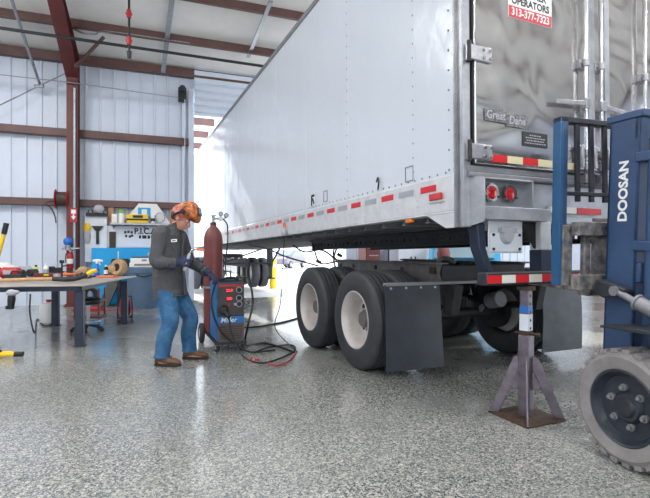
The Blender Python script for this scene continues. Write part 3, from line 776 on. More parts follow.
for x in (.0, 1.0):
    b = MB(); b.b2((x-.01,.165,1.0),(x+.012,.235,2.11)); b.build('side_bar','flblue2',BRt,bevel=.003)
    b = MB(); b.b2((x+.012,.165,1.0),(x+.05,.181,2.11)); b.b2((x+.012,.222,1.0),(x+.03,.235,2.11)); b.build('side_flange','flblue',BRt,bevel=.003)
b = MB(); b.b2((-.01,.165,2.08),(1.016,.235,2.115)); b.build('top_bar','fldark',BRt,bevel=.004)
b = MB(); b.b2((.01,.17,1.60),(1.0,.215,1.625)); b.build('cross_bar','fldark',BRt,bevel=.004)
for x in (.15,.268,.386,.504,.622,.74,.858):
    b = MB(); b.bar((x+.012,.19,1.56),(x-.008,.19,2.09),.036,.02,(0,1,0)); b.build('bar','fldark',BRt,bevel=.003)
b = MB(); b.b2((.01,.15,1.0),(.085,.19,1.40)); b.build('bolt_plate','crust',BRt,bevel=.004)
# tilt cylinder, fender, body
b = MB(); b.prism([(.14,.2,1.03),(.14,.31,1.05),(.14,.33,.97),(.14,.26,.935),(.14,.12,.95),(.14,.10,1.0)],(.08,0,0)); b.cyl((.14,.19,.99),(.24,.19,.99),.03); b.build('tilt_bracket','fldark',FK,bevel=.01)
b = MB(); b.cyl((.15,.17,.985),(.15,.0,.915),.02); b.cyl((.15,.03,.93),(.15,-.42,.75),.042); b.cyl((.15,.03,.93),(.15,.015,.925),.05); b.cyl((.125,.17,.985),(.175,.17,.985),.03); b.build('tilt_cylinder','greyp',FK)
b = MB(); b.prism([(-.02,.13,.79),(-.02,-.1,.80),(-.02,-.45,.80),(-.02,-.47,.78),(-.02,-.1,.78),(-.02,.13,.775)],(.24,0,0)); b.build('fender','fldark',FK,bevel=.004)
b = MB(); b.prism([(.86,.12,.775),(.86,-.1,.80),(.86,-.45,.80),(.86,-.47,.78),(.86,-.1,.775),(.86,.12,.757)],(.24,0,0)); b.build('fender','fldark',FK,bevel=.004)
b = MB(); b.b2((.22,-1.2,.2),(.88,-.02,.62)); b.b2((.05,-1.15,.38),(1.05,-.48,.62)); b.build('chassis','fldark',FK,bevel=.02)
b = MB(); b.prism([(.12,-.3,.62),(.12,-.32,1.02),(.12,-.42,1.06),(.12,-.5,.62)],(.86,0,0)); b.build('dash','fldark',FK,bevel=.02)
b = MB(); b.b2((.08,-1.25,.62),(1.02,-.62,.92)); b.build('engine_cover','flblue',FK,bevel=.04)
b = MB(); b.prism([(.04,-1.2,.3),(.04,-1.2,1.0),(.04,-1.6,1.02),(.04,-1.82,.85),(.04,-1.85,.35)],(1.02,0,0)); b.build('counterweight','flblue',FK,bevel=.05)
b = MB(); b.b2((.3,-1.15,.92),(.8,-.7,1.03)); b.prism([(.3,-1.05,1.03),(.3,-1.2,1.5),(.3,-1.28,1.5),(.3,-1.15,1.03)],(.5,0,0)); b.build('seat','black',FK,bevel=.04)
b = MB(); b.cyl((.55,-.42,1.02),(.55,-.52,1.15),.02); b.lathe([(.17,-.015),(.185,0),(.17,.015),(.155,0),(.17,-.015)],(.55,-.53,1.16),(0,-.6,.8),28); b.build('steering_wheel','black',FK)
for x in (.1,1.0):
    b = MB(); b.bar((x,-.38,.62),(x,-.56,2.1),.05,.06); b.bar((x,-1.25,.95),(x,-1.3,2.1),.05,.06); b.build('guard_post','fldark',FK,bevel=.006)
b = MB(); b.b2((.07,-1.34,2.08),(.13,-.5,2.11)); b.b2((.97,-1.34,2.08),(1.03,-.5,2.11))
for k in range(6): b.b2((.1,-1.32+.15*k,2.09),(1.0,-1.27+.15*k,2.12))
b.build('overhead_guard','fldark',FK,bevel=.006)

# ================================================================== JACK STAND
JS = empty('jack_stand', TP(.505,-.07), TR)
tag(JS, 'worn steel jack stand on square base propping up the trailer bumper', 'jack stand')
b = MB(); b.b2((-.19,-.19,0),(.19,.19,.012)); b.build('base_plate','rust',JS,bevel=.004)
b = MB(); b.box((0,0,.31),(.085,.085,.60),(0,0,R(16))); b.build('post','stand',JS,bevel=.006)
b = MB(); b.box((0,0,.765),(.066,.066,.40),(0,0,R(16))); rm_ = b.build('ram','stand',JS,bevel=.005)
b = MB(); b.box((0,0,.955),(.10,.10,.03),(0,0,R(16))); b.build('saddle','rust',rm_,bevel=.004)
b = MB(); b.box((0,0,.80),(.0675,.0675,.05),(0,0,R(16))); b.build('blue_band','bluetape',rm_)
b = MB(); b.box((0,0,.69),(.068,.068,.15),(0,0,R(16))); b.build('white_patch','whitep',rm_)
b = MB(); b.box((0,0,.625),(.069,.069,.035),(0,0,R(16))); b.build('rust_band','rust',rm_)
for z in (.66,.72,.78,.84,.90):
    d = V((math.cos(R(-74)),math.sin(R(-74)),0)); b = MB(); b.cyl(d*.031+V((0,0,z)),d*.0355+V((0,0,z)),.011,seg=10); b.build('pin_hole','black',rm_)
b = MB(); e = V((math.cos(R(-74)),math.sin(R(-74)),0)); b.cyl(-e*.08+V((0,0,.618)),e*.09+V((0,0,.618)),.011,seg=10); b.ball(e*.09+V((0,0,.618)),.016); b.build('pin','rust',JS)
for dx, dy in ((1,1),(-1,1),(-1,-1),(1,-1)):
    d = V((dx,dy,0)).normalized(); s_ = V((-d.y,d.x,0))
    z_ = lambda r, z: d*r-s_*.007+V((0,0,z))
    b = MB(); b.prism([z_(.19,.012),z_(.262,.012),z_(.085,.44),z_(.035,.46),z_(.035,.38)],s_*.014); b.prism([z_(.035,.2),z_(.09,.2),z_(.10,.24),z_(.035,.36)],s_*.014)
    b.build('leg','stand',JS,bevel=.003)

# ================================================================== PERSON
PO = V((-1.63, 5.2, 0))
P = empty('person', PO, R(-4))
tag(P, 'person in charcoal jacket, jeans and flipped-up orange welding hood holding a torch', 'person')
def limb(b, pts, rad, n=5): b.tube([V(p) for p in pts], rad, seg=14, n=n); return b
def hand(b, wrist, palm_dir, palm_nrm, side, curl=.6, k=1.0, r=.0105):
    # palm box plus four unequal bent fingers and a thumb leaving the side of the palm
    w = V(wrist); f = V(palm_dir).normalized(); nrm = V(palm_nrm); nrm = (nrm-f*nrm.dot(f)).normalized(); s_ = f.cross(nrm)*side
    b.loft([(w-f*.05, s_*.033*k, nrm*.026*k),(w, s_*.03*k, nrm*.022*k),(w+f*.04*k, s_*.043*k, nrm*.02*k),(w+f*.09*k, s_*.045*k, nrm*.017*k),(w+f*.10*k, s_*.04*k, nrm*.012*k)], 14)
    for i, (off, ln) in enumerate(((.033,.07),(.011,.08),(-.011,.075),(-.033,.058))):
        p = w+f*.085*k+s_*off*k; a = 0; pts = [p]; d = f
        for q, (sl, an) in enumerate(((.45,.35),(.32,.9),(.26,.8))):
            a += an*curl; d = f*math.cos(a)-nrm*math.sin(a)*1.0
            pts.append(pts[-1]+d*ln*sl*k)
        b.tube(pts, [r*1.05*k, r*k, r*.95*k, r*.8*k], seg=8, n=3); b.ball(pts[-1], r*.85*k, u=8, v=6)
    p = w+f*.025*k+s_*.038*k
    pts = [p, p+(f*.55+s_*.6-nrm*.3).normalized()*.035*k, p+(f*.8+s_*.45-nrm*.5).normalized()*.062*k, p+(f*.95+s_*.15-nrm*.7).normalized()*.082*k]
    b.tube(pts, [r*1.25*k, r*1.15*k, r*k, r*.85*k], seg=8, n=3); b.ball(pts[-1], r*.9*k, u=8, v=6)
SHR, ELR, WRR = V((-.11,-.19,1.42)), V((-.115,-.27,1.13)), V((.06,-.22,1.105))
SHL, ELL, WRL = V((-.06,.20,1.40)), V((.05,.30,1.12)), V((.25,.20,1.0))
HIP = V((-.10,0,.86))
KR, AR = V((-.03,-.14,.47)), V((-.105,-.15,.10))
KL, AL = V((.09,.13,.48)), V((.075,.19,.10))
NECK, HEAD = V((-.035,0,1.475)), V((.045,0,1.60))
# one continuous body
b = MB()
b.loft([(V((-.10,0,.80)),V((.10,0,0)),V((0,.15,0))),(V((-.11,0,.95)),V((.115,0,0)),V((0,.155,0))),(V((-.12,0,1.1)),V((.11,0,0)),V((0,.15,0))),(V((-.12,0,1.28)),V((.11,0,.01)),V((0,.17,0))),(V((-.09,0,1.40)),V((.09,0,0)),V((0,.17,0))),(V((-.065,0,1.46)),V((.06,0,0)),V((0,.08,0)))],18)
limb(b,[(-.08,0,1.40),NECK,(.01,0,1.55)],[.07,.06,.058])
# head: tilted forward and down
hr = Euler((0, R(28), 0)).to_matrix()
def hp(x,y,z): return HEAD + hr @ V((x,y,z))
b.ball(hp(-.015,0,.035),.098,(1.02,.80,1.0),(0,R(28),0),20,14)
b.ball(hp(.03,0,-.04),.075,(.92,.82,1.1),(0,R(28),0),18,12)
b.ball(hp(.055,0,-.095),.035,(1,1.1,.8),(0,R(28),0))
b.tube([hp(.085,0,.012),hp(.105,0,-.02),hp(.118,0,-.042),hp(.09,0,-.055)],[.012,.014,.018,.012],seg=8,n=3)
b.ball(hp(.095,0,-.075),.02,(.7,1.4,.5),(0,R(28),0))
for q in (-1,1):
    b.ball(hp(-.01,q*.082,-.015),.03,(.75,.35,1.05),(0,R(28),0)); b.ball(hp(.085,q*.03,.022),.016,(.7,1.5,.6),(0,R(28),0))
for S0,E0,W0 in ((SHR,ELR,WRR),(SHL,ELL,WRL)): limb(b,[(-.1,S0.y*.5,1.40),S0,E0.lerp(S0,.5),E0,E0.lerp(W0,.5),W0],[.06,.06,.05,.042,.04,.028])
for s_,K,A in ((-1,KR,AR),(1,KL,AL)):
    limb(b,[V((-.10,s_*.08,.86)),K.lerp(V((-.09,s_*.09,.86)),.5),K,K.lerp(A,.4)+V((-.015,0,0)),A],[.09,.085,.058,.055,.04])
    b.tube([A+V((-.04,0,-.05)),A+V((.05,0,-.06)),A+V((.14,0,-.07))],[.035,.038,.03],seg=10)
f_R = (V((.19,-.18,1.165))-WRR).normalized(); f_L = V((.8,-.1,-.55)).normalized()
hand(b, WRR+f_R*.03, f_R, V((-.1,-.75,.65)), 1, .85, .85, .0095)
hand(b, WRL+f_L*.03, f_L, V((.5,-.2,.85)), -1, .9, .85, .0095)
body = b.build('body','skin',P,fuse=(.008,4))
# eyes and hair on the face
b = MB()
for q in (-1,1): b.ball(hp(.082,q*.031,.006),.013,u=10,v=8)
b.build('eye','white',body)
b = MB(); b.loft([(hp(-.06,0,-.05),hr@V((.045,0,0)),V((0,.07,0))),(hp(-.075,0,-.0),hr@V((.05,0,0)),V((0,.083,0))),(hp(-.06,0,.04),hr@V((.06,0,0)),V((0,.086,0)))],16); b.build('hair','rust',P,fuse=(.01,2))
# jacket
b = MB()
b.loft([(V((-.085,.01,.735)),V((.178,.0,.02)),V((0,.205,0))),(V((-.09,.0,.85)),V((.172,0,.01)),V((0,.21,0))),(V((-.10,0,1.0)),V((.165,0,0)),V((0,.205,0))),(V((-.105,0,1.14)),V((.165,0,.0)),V((0,.205,0))),(V((-.105,0,1.27)),V((.155,0,.01)),V((0,.21,0))),
        (V((-.10,0,1.38)),V((.145,0,.03)),V((0,.225,0))),(V((-.075,0,1.45)),V((.10,0,.03)),V((0,.15,0))),(V((-.06,0,1.50)),V((.075,0,.025)),V((0,.08,0)))],24)
for S0,E0,W0 in ((SHR,ELR,WRR),(SHL,ELL,WRL)):
    limb(b,[V((-.1,S0.y*.45,1.41)),S0,E0.lerp(S0,.5)+V((-.01,0,0)),E0+V((-.015,0,-.012)),E0.lerp(W0,.45)+V((0,0,-.008)),W0.lerp(E0,.05)],[.085,.09,.076,.066,.062,.054])
jk = b.build('jacket','jacket',P,fuse=(.011,3))
b = MB()   # collar
b.loft([(V((-.06,0,1.475)),V((.09,0,.035)),V((0,.095,0))),(V((-.045,0,1.535)),V((.078,0,.03)),V((0,.082,0)))],20); b.build('collar','jacket',jk,fuse=(.008,2))
# name patch, placket with studs, pocket flap, hem seam
b = MB(); b.box((.035,-.193,1.345),(.06,.006,.03),(0,R(-5),R(30))); pn = b.build('name_patch','white',jk,bevel=.01)
b = MB(); b.box((.035,-.1965,1.345),(.036,.003,.01),(0,R(-5),R(30))); b.build('patch_writing','ink',pn)
b = MB(); b.tube([(.095,-.05,1.44),(.075,-.06,1.2),(.085,-.06,1.0),(.11,-.07,.76)],.012,seg=6); b.build('placket','jacket',jk)
b = MB(); b.tube([V((-.095+.187*math.cos(a),.01+.213*math.sin(a),.735+.02*math.cos(a))) for a in [2*PI*i/24 for i in range(25)]],.008,seg=6); b.build('hem','jacket',jk)
for W0,E0 in ((WRR,ELR),(WRL,ELL)):
    d = (W0-E0).normalized(); b = MB(); b.lathe([(.05,-.03),(.062,-.025),(.062,.022),(.05,.03),(.03,.03),(.03,-.03),(.05,-.03)],W0-d*.012,d,20); b.build('cuff','jacket',jk)
# jeans
b = MB()
b.loft([(V((-.10,0,.70)),V((.12,0,0)),V((0,.17,0))),(V((-.105,0,.80)),V((.135,0,0)),V((0,.178,0))),(V((-.11,0,.94)),V((.13,0,0)),V((0,.17,0)))],20)
for s_,K,A in ((-1,KR,AR),(1,KL,AL)):
    limb(b,[V((-.10,s_*.085,.86)),K.lerp(V((-.09,s_*.085,.86)),.5),K+V((.005,0,0)),K.lerp(A,.45)+V((-.02,0,0)),A.lerp(K,.12)+V((-.012,0,0)),A+V((-.01,0,-.005))],[.118,.108,.09,.088,.082,.08])
jn = b.build('jeans','jeans',P,fuse=(.011,3))
for A in (AR,AL):
    b = MB(); b.lathe([(.078,-.012),(.086,-.008),(.086,.012),(.078,.018),(.05,.018),(.05,-.012),(.078,-.012)],A+V((-.012,0,0)),(0,0,1),20); b.build('turn_up','jeans',jn)
# boots
for A, yaw in ((AR, R(-4)),(AL, R(6))):
    bt = empty('boot', (A.x, A.y, 0), yaw, 0, P)
    b = MB()
    def sec(x, hw, top): return [V((x, hw*math.cos(2*PI*j/16), .02+ (top-.02)*(.5+.5*math.sin(2*PI*j/16)))) for j in range(16)]
    b.rings([sec(-.085,.022,.07),sec(-.078,.034,.10),sec(-.05,.042,.135),(sec(.0,.044,.13)),sec(.05,.044,.105),sec(.10,.05,.088),sec(.15,.05,.082),sec(.185,.04,.07),sec(.205,.018,.05)])
    b.loft([(V((-.03,0,.09)),V((.055,0,0)),V((0,.047,0))),(V((-.025,0,.155)),V((.056,0,0)),V((0,.05,0)))],16)
    u = b.build('boot_upper','boot',bt,fuse=(.007,3))
    b = MB(); b.prism([V((-.088,-.022,0)),V((-.075,-.038,0)),V((.0,-.042,0)),V((.1,-.052,0)),V((.16,-.048,0)),V((.205,-.022,0)),V((.205,.022,0)),V((.16,.048,0)),V((.1,.052,0)),V((.0,.042,0)),V((-.075,.038,0)),V((-.088,.022,0))],(0,0,.028)); b.build('boot_sole','sole',bt,bevel=.005)
    b = MB()
    for k in range(4): b.cyl((.02+.024*k,-.022,.132-.01*k),(.02+.024*k,.022,.132-.01*k),.005,seg=6)
    b.build('lace','sole',bt)
# gloves with five fingers
b = MB(); hand(b, WRR+f_R*.03, f_R, V((-.1,-.75,.65)), 1, .85, 1.12, .0135); limb(b,[WRR-f_R*.07,WRR-f_R*.0,WRR+f_R*.05],[.060,.050,.040]); gl = b.build('glove','glove',P,fuse=(.006,2))
b = MB(); hand(b, WRL+f_L*.03, f_L, V((.5,-.2,.85)), -1, .9, 1.12, .0135); limb(b,[WRL-f_L*.06,WRL-f_L*.0,WRL+f_L*.05],[.058,.050,.040]); b.build('glove','glove',P,fuse=(.006,2))
# cap / bandana and the flipped-up hood
b = MB(); b.ball(hp(-.02,0,.045),.112,(1.02,.86,.92),(0,R(28),0),20,14); b.ball(hp(-.085,0,-.005),.05,(.9,1.3,.9),(0,R(28),0)); bd = b.build('bandana','bandana',P,fuse=(.008,2))
hd = empty('welding_hood', (0,0,0), 0, 0, P)
hq = Euler((0, R(-8), 0)).to_matrix()
HC = HEAD + V((.06,0,.045))
def hh(x,y,z): return HC + hq @ V((x,y,z))
secs = []
for (z, xf, xb, hw) in ((.125,.075,-.03,.06),(.115,.105,-.05,.095),(.08,.128,-.055,.118),(.03,.14,-.05,.124),(-.03,.145,-.02,.12),(-.075,.14,.03,.105),(-.105,.125,.07,.075),(-.12,.11,.085,.045)):
    ring = []
    for j in range(22):
        a = 2*PI*j/22; cxm = (xf+xb)/2
        ring.append(hh(cxm+(xf-xb)/2*math.copysign(abs(math.cos(a))**.75, math.cos(a)), hw*math.copysign(abs(math.sin(a))**.75, math.sin(a)), z))
    secs.append(ring)
b = MB(); b.rings(secs); b.build('hood_shell','hood',hd,ang=60)
b = MB(); b.box(hh(.145,0,.0),(.012,.115,.095),(0,R(-8),0)); b.build('lens_frame','black',hd,bevel=.006)
b = MB(); b.box(hh(.1525,0,.005),(.004,.09,.06),(0,R(-8),0)); b.build('lens','glass',hd)
for q in (-1,1):
    b = MB(); b.cyl(hh(-.0,q*.11,.02),hh(-.0,q*.135,.02),.026,seg=14); b.build('pivot_knob','black',hd,bevel=.004)
b = MB(); b.tube([hh(-.16,0,-.02),hh(-.12,-.085,.0),hh(-.03,-.11,.02)],.012,seg=6); b.tube([hh(-.16,0,-.02),hh(-.12,.085,.0),hh(-.03,.11,.02)],.012,seg=6); b.build('headband','black',hd)

# the torch in his hand
def PP(p): p = V(p); a = R(-4); return V((PO.x+p.x*math.cos(a)-p.y*math.sin(a), PO.y+p.x*math.sin(a)+p.y*math.cos(a), p.z))
gh = WRR+f_R*.13
TH = empty('welding_torch', PP(gh), R(-4)); tag(TH, 'silver gooseneck welding torch with copper tip held in navy glove', 'torch')
b = MB(); b.tube([(-.02,-.02,-.13),(-.0,-.012,-.06),(.015,-.005,.0),(.03,0,.05)],[.017,.02,.02,.016],seg=10); b.build('handle','silver',TH)
b = MB(); b.tube([(.03,0,.05),(.05,0,.085),(.09,0,.095),(.12,0,.093)],.010,seg=10); b.build('neck','chrome',TH)
b = MB(); b.cyl((.11,0,.094),(.19,0,.088),.013,.011); b.build('nozzle','orange',TH)
b = MB(); b.bar((.015,-.012,-.02),(.02,-.03,-.06),.012,.012); b.build('trigger','black',TH)
# ================================================================== WELDING MACHINE + CYLINDER
MO, MR = V((-1.255, 6.0, 0)), R(22)
W = empty('welding_machine', MO, MR); tag(W, 'blue and black welding machine on a wheeled cart beside the person', 'welder')
def MPt(x,y,z): return V((MO.x+x*math.cos(MR)-y*math.sin(MR), MO.y+x*math.sin(MR)+y*math.cos(MR), z))
w2 = .17
b = MB(); b.b2((-w2,-.27,.13),(w2,.27,.85)); b.build('case','wblue',W,bevel=.02)
b = MB(); b.b2((-w2+.008,-.288,.44),(w2-.008,-.268,.85)); fp = b.build('front_panel','wpanel',W,bevel=.01)
b = MB(); b.b2((-w2+.008,-.286,.13),(w2-.008,-.268,.35)); lp = b.build('louvre_panel','wbrown',W,bevel=.006)
b = MB()
for k in range(6): b.b2((-.13,-.291,.17+.028*k),(.13,-.285,.178+.028*k))
b.build('louvre','dark',lp)
b = MB(); b.b2((-w2+.008,-.29,.35),(w2-.008,-.268,.44)); bb = b.build('brand_band','wblue',W,bevel=.004)
text('band_lettering','Miller',.085,'white',bb,(-.03,-.2915,.395),(PI/2,0,0),.0008,shear=.25,bold=.001)
for z in (.755,.655):
    b = MB(); b.b2((-.06,-.294,z-.028),(.02,-.286,z+.028)); s_ = b.build('display','black',fp)
    text('digits','22.0' if z > .7 else '280',.045,'ledred',s_,(-.02,-.2945,z),(PI/2,0,0),.0006,bold=.001)
for z in (.76,.66,.585):
    b = MB(); b.lathe([(.0,.03),(.022,.03),(.028,.0),(.0,0)],(.10,-.288,z),(0,-1,0),20); k_ = b.build('knob','black',fp)
    b = MB(); b.lathe([(.030,.004),(.038,.004),(.038,0),(.030,0),(.030,.004)],(.10,-.288,z),(0,-1,0),24); b.build('knob_ring','silver',k_)
b = MB(); b.b2((-.15,-.291,.80),(.15,-.287,.83)); b.build('red_stripe','red',fp)
b = MB(); b.lathe([(.0,.05),(.04,.05),(.058,.02),(.06,.0),(.0,0)],(-.09,-.288,.52),(0,-1,0),22); b.cyl((-.09,-.33,.52),(-.05,-.42,.45),.022); b.build('gun_socket','black',fp)
for x in (-.02,.05): 
    b = MB(); b.b2((x-.015,-.296,.57),(x+.015,-.287,.6)); b.build('switch','red' if x<0 else 'silver',fp)
b = MB(); b.tube([(-w2-.01,-.2,.85),(-w2-.01,-.2,.90),(-w2-.01,.2,.90),(-w2-.01,.2,.85)],.014,smooth=False); b.tube([(w2,-.2,.84),(w2,-.2,.90),(w2,.2,.90),(w2,.2,.84)],.014,smooth=False); b.build('handle','black',W)
b = MB(); b.b2((-.12,-.22,.855),(.14,.05,.875)); b.tube([(-.12,-.2,.88),(0,-.15,.9),(.1,-.2,.89),(.05,-.05,.9),(-.1,-.05,.88)],.016); b.build('coiled_lead','cable',W)
b = MB(); b.b2((-.19,-.3,.10),(.19,.62,.13)); b.b2((-.19,.60,.10),(.19,.63,.5)); b.build('cart_tray','fldark',W,bevel=.005)
b = MB(); b.tube([(-.17,.62,.45),(-.17,.64,.95),(.17,.64,.95),(.17,.62,.45)],.014,smooth=False); b.build('cart_handle','fldark',W)
for x in (-.25,.25):
    wl = empty('wheel',(x,.50,.13),0,0,W)
    b = MB(); b.lathe([(.08,-.03),(.12,-.03),(.13,-.02),(.13,.02),(.12,.03),(.08,.03),(.08,-.03)],(0,0,0),(1,0,0),32); b.build('tyre','rubber',wl)
    b = MB(); b.lathe([(.081,-.02),(.03,-.03),(.0,-.035),(.0,.035),(.03,.03),(.081,.02),(.081,-.02)],(0,0,0),(1,0,0),24); b.build('hub','silver',wl)
b = MB(); b.cyl((-.22,.5,.13),(.22,.5,.13),.012); b.build('axle','steel',W)
for x in (-.15,.15):
    cs = empty('caster',(x,-.24,0),R(20),0,W)
    b = MB(); b.lathe([(.0,-.018),(.045,-.018),(.05,-.01),(.05,.01),(.045,.018),(.0,.018)],(0,.02,.05),(1,0,0),24); b.build('caster_wheel','rubber',cs)
    b = MB(); b.b2((-.03,-.02,.085),(.03,.04,.1)); b.b2((-.028,.0,.04),(-.022,.035,.09)); b.b2((.022,.0,.04),(.028,.035,.09)); b.build('caster_fork','steel',cs)
# cylinder
CYo = MPt(-.10,.46,.13)
G = empty('gas_cylinder', CYo, MR); tag(G, 'tall maroon gas cylinder standing behind the welding machine', 'gas cylinder')
b = MB(); b.lathe([(.0,0),(.115,0),(.125,.015),(.127,.05),(.127,1.24),(.122,1.30),(.105,1.36),(.075,1.41),(.045,1.44),(.04,1.46),(.0,1.46)],(0,0,0),(0,0,1),40); b.build('shell','maroon',G)
b = MB(); b.lathe([(.0,1.46),(.042,1.46),(.042,1.49),(.03,1.5),(.0,1.5)]); b.build('neck_ring','rust',G)
b = MB(); b.cyl((0,0,1.5),(0,0,1.58),.018); b.cyl((0,0,1.55),(.07,0,1.55),.014); b.cyl((0,0,1.58),(0,0,1.595),.035,seg=10); b.build('valve','steel',G)
rg = empty('regulator',(.1,0,1.55),0,0,G)
b = MB(); b.lathe([(.0,0),(.03,0),(.03,.05),(.0,.05)],(0,.02,0),(0,-1,0),18); b.cyl((-.03,0,0),(.05,0,0),.012); b.build('regulator_body','steel',rg)
for x, z in ((.0,.065),(.075,.045)):
    b = MB(); b.lathe([(.0,0),(.03,0),(.032,.02),(.0,.022)],(x,.005,z),(0,-1,0),20); b.cyl((x*.6,0,0),(x,0,z-.02),.008); g_ = b.build('gauge','fldark',rg)
    b = MB(); b.lathe([(.0,0),(.024,0),(.024,.002),(.0,.002)],(x,-.018,z),(0,-1,0),20); b.build('dial','silver',g_)
b = MB(); b.tube([CYo+V((.14,-.02,1.54)),CYo+V((.2,-.03,1.45)),CYo+V((.205,-.05,1.2)),CYo+V((.17,-.02,.95)),CYo+V((.19,-.05,.8)),MPt(.1,.29,.7)],.0085,seg=6)
tag(b.build('gas_hose','cable'),'thin black gas hose drooping from the cylinder regulator','hose')
# cylinder chain belongs to the cart
b = MB(); b.lathe([(.132,-.012),(.14,-.012),(.14,.012),(.132,.012),(.132,-.012)],(-.10,.46,.75),(0,0,1),28); b.build('cylinder_strap','steel',W)
# cables
def floor_pts(l): return [V((p[0],p[1],p[2])) for p in l]
def gp(px, py, z=.012):  # a point lying on the floor under a pixel-scale direction
    Y = F*(CH-z)/(py-HY); return V(((px-CX)/F*Y, Y, z))
def cabl(pts, r, name, m, lab, cat='cable'):
    b = MB(); b.tube(pts, r, seg=7, n=8); return tag(b.build(name, m), lab, cat)
cabl([MPt(-.05,-.42,.45),MPt(-.02,-.46,.25),gp(243,356,.02),gp(262,363),gp(283,357),gp(295,350),gp(291,345),gp(270,347),gp(255,352)],.010,'welding_lead','cable','black welding lead from the gun socket looping on the floor')
cabl([MPt(.16,-.1,.9),MPt(.23,-.25,.88),MPt(.26,-.33,.6),MPt(.2,-.33,.32),gp(246,345,.02),gp(264,343),gp(280,347),gp(294,352)],.013,'power_cable','cable','black cable draped over the right side of the welding machine')
cabl([MPt(-.18,-.2,.82),MPt(-.24,-.32,.6),MPt(-.15,-.36,.3),MPt(.05,-.36,.1),gp(252,352),gp(275,350)],.012,'torch_cable','cable','black torch cable draped across the front of the welding machine')
cabl([gp(243,328,.02),gp(262,326),gp(283,322),gp(298,318,.012)],.013,'ground_cable','cable','straight black cable crossing floor from the welder toward the trailer tyre')
cabl([gp(296,352,.01),gp(290,360,.01),gp(278,365,.01),gp(268,363,.02)],.008,'clamp_lead','redhose','thin red lead ending in a floor clamp')
t = empty('ground_clamp', gp(251,362,.0)); tag(t,'small red clamp lying on floor before the welding machine','clamp')
b = MB(); b.bar((-.01,0,.03),(.1,0,.02),.02,.014); b.bar((-.01,.02,.04),(.1,.0,.03),.02,.012); b.build('jaw','red',t,bevel=.003)
b = MB(); b.cyl((.03,-.012,.028),(.03,.03,.028),.012,seg=10); b.build('pivot','steel',t)
b = MB(); b.tube([WP(0,0,0)*0+V((.0,0,0)),V((0,0,0))+V((.0,.0,-.3))],.01,smooth=False) if False else None
t = empty('work_lead', TP(.0,5.05,0)); tag(t,'thin black lead hanging from a hook under the trailer side to the floor','cord')
p0 = TP(-.06,3.75,1.50)-t.location; 
b = MB(); b.tube([p0,p0+V((-.01,-.02,-.35)),p0+V((-.05,-.05,-1.0)),p0+V((-.12,-.1,-1.35)),gp(297,352,.012)-t.location],.007,seg=6); b.build('lead','cable',t)
b = MB(); b.ball(p0+V((0,0,.0)),.045,(1,.7,1.2)); b.tube([p0+V((0,0,.05)),p0+V((.02,0,.09)),p0+V((0,0,.12))],.008); b.build('hook','silver',t)
b = MB(); b.cyl(p0+V((0,0,.08)),p0+V((0,0,.14)),.022); b.build('plug','orange',t)

# ================================================================== WORKBENCH (frame N)
NO, NR = V((-3.19, 6.12, 0)), R(10.7)
def NP(x,y,z=.8): return V((NO.x+x*math.cos(NR)-y*math.sin(NR), NO.y+x*math.sin(NR)+y*math.cos(NR), z))
NB = empty('workbench', NO, NR); tag(NB,'steel plate workbench on dark navy legs at the left, covered in tools','workbench')
b = MB(); b.prism([(-1.35,-.12,.785),(.08,-.12,.785),(.27,2.15,.785),(-1.35,2.15,.785)],(0,0,.015)); b.build('bench_top','plate',NB,bevel=.003)
b = MB()
for y in (-.06,1.9): b.b2((-1.2,y,.72),(.04,y+.05,.784))
for x in (-1.2,-.01): b.b2((x,-.06,.72),(x+.05,1.95,.784))
b.build('apron','navy',NB,bevel=.004)
for x,y in ((0,0),(-1.03,0),(.12,1.95),(-.95,1.9)):
    b = MB(); b.b2((x-.05,y-.05,0),(x+.05,y+.05,.72)); b.b2((x-.07,y-.07,0),(x+.07,y+.07,.012)); b.build('leg','navy',NB,bevel=.006)
def bench(px, py, z=.80):   # place on the bench top
    Y = F*(CH-z)/(py-HY); return V(((px-CX)/F*Y, Y, z))
def item(name, p, m, lab, cat, build, group=None, rz=0):
    t = empty(name, p, rz); tag(t, lab, cat, group); build(t); return t
ZB = .80
def I(x,y): return NP(x,y,ZB)
# red compressor-like motor
def f(t):
    b = MB(); b.lathe([(.0,-.15),(.05,-.145),(.08,-.12),(.085,-.1),(.085,.1),(.08,.12),(.05,.145),(.0,.15)],(0,0,.11),(1,0,0),24); b.build('drum','red',t)
    b = MB(); b.box((0,-.083,.12),(.13,.012,.06)); b.build('drum_label','silver',t,bevel=.004)
    b = MB(); b.box((0,0,.015),(.26,.15,.03)); b.box((-.09,0,.04),(.02,.1,.04)); b.box((.09,0,.04),(.02,.1,.04)); b.build('base','fldark',t,bevel=.004)
    b = MB(); b.cyl((-.15,0,.11),(-.2,0,.11),.06); b.cyl((.15,0,.11),(.19,0,.11),.05); b.build('end_cap','dark',t)
item('electric_motor', bench(11,280.3), None,'red cylindrical motor with grey label on the bench','motor',f)
def f(t):
    b = MB(); b.prism([(-.12,-.05,0),(.12,-.05,0),(.12,-.05,.1),(.03,-.05,.19),(-.09,-.05,.19),(-.12,-.05,.1)],(0,.12,0)); b.build('housing','silver',t,bevel=.01)
    b = MB(); b.cyl((-.07,-.08,.08),(-.07,.1,.08),.06); b.build('wheel','black',t,bevel=.008)
    b = MB(); b.cyl((.1,-.08,.08),(.1,.1,.08),.06); b.build('wheel','black',t,bevel=.008)
item('bench_grinder', bench(26,277.5),None,'grey bench grinder with black wheels just right of the red motor','grinder',f)
def f(t):
    b = MB(); b.prism([(-.16,0,0),(.16,0,0),(.13,0,.16),(-.05,0,.24),(-.16,0,.2)],(0,.2,0)); b.build('casing','paper',t,bevel=.02)
    b = MB(); b.cyl((-.05,-.01,.1),(-.05,-.03,.1),.06); b.build('dial','black',t,bevel=.004)
item('welder_case', bench(2,276),None,'pale casing behind the red motor at left end of bench','case',f)
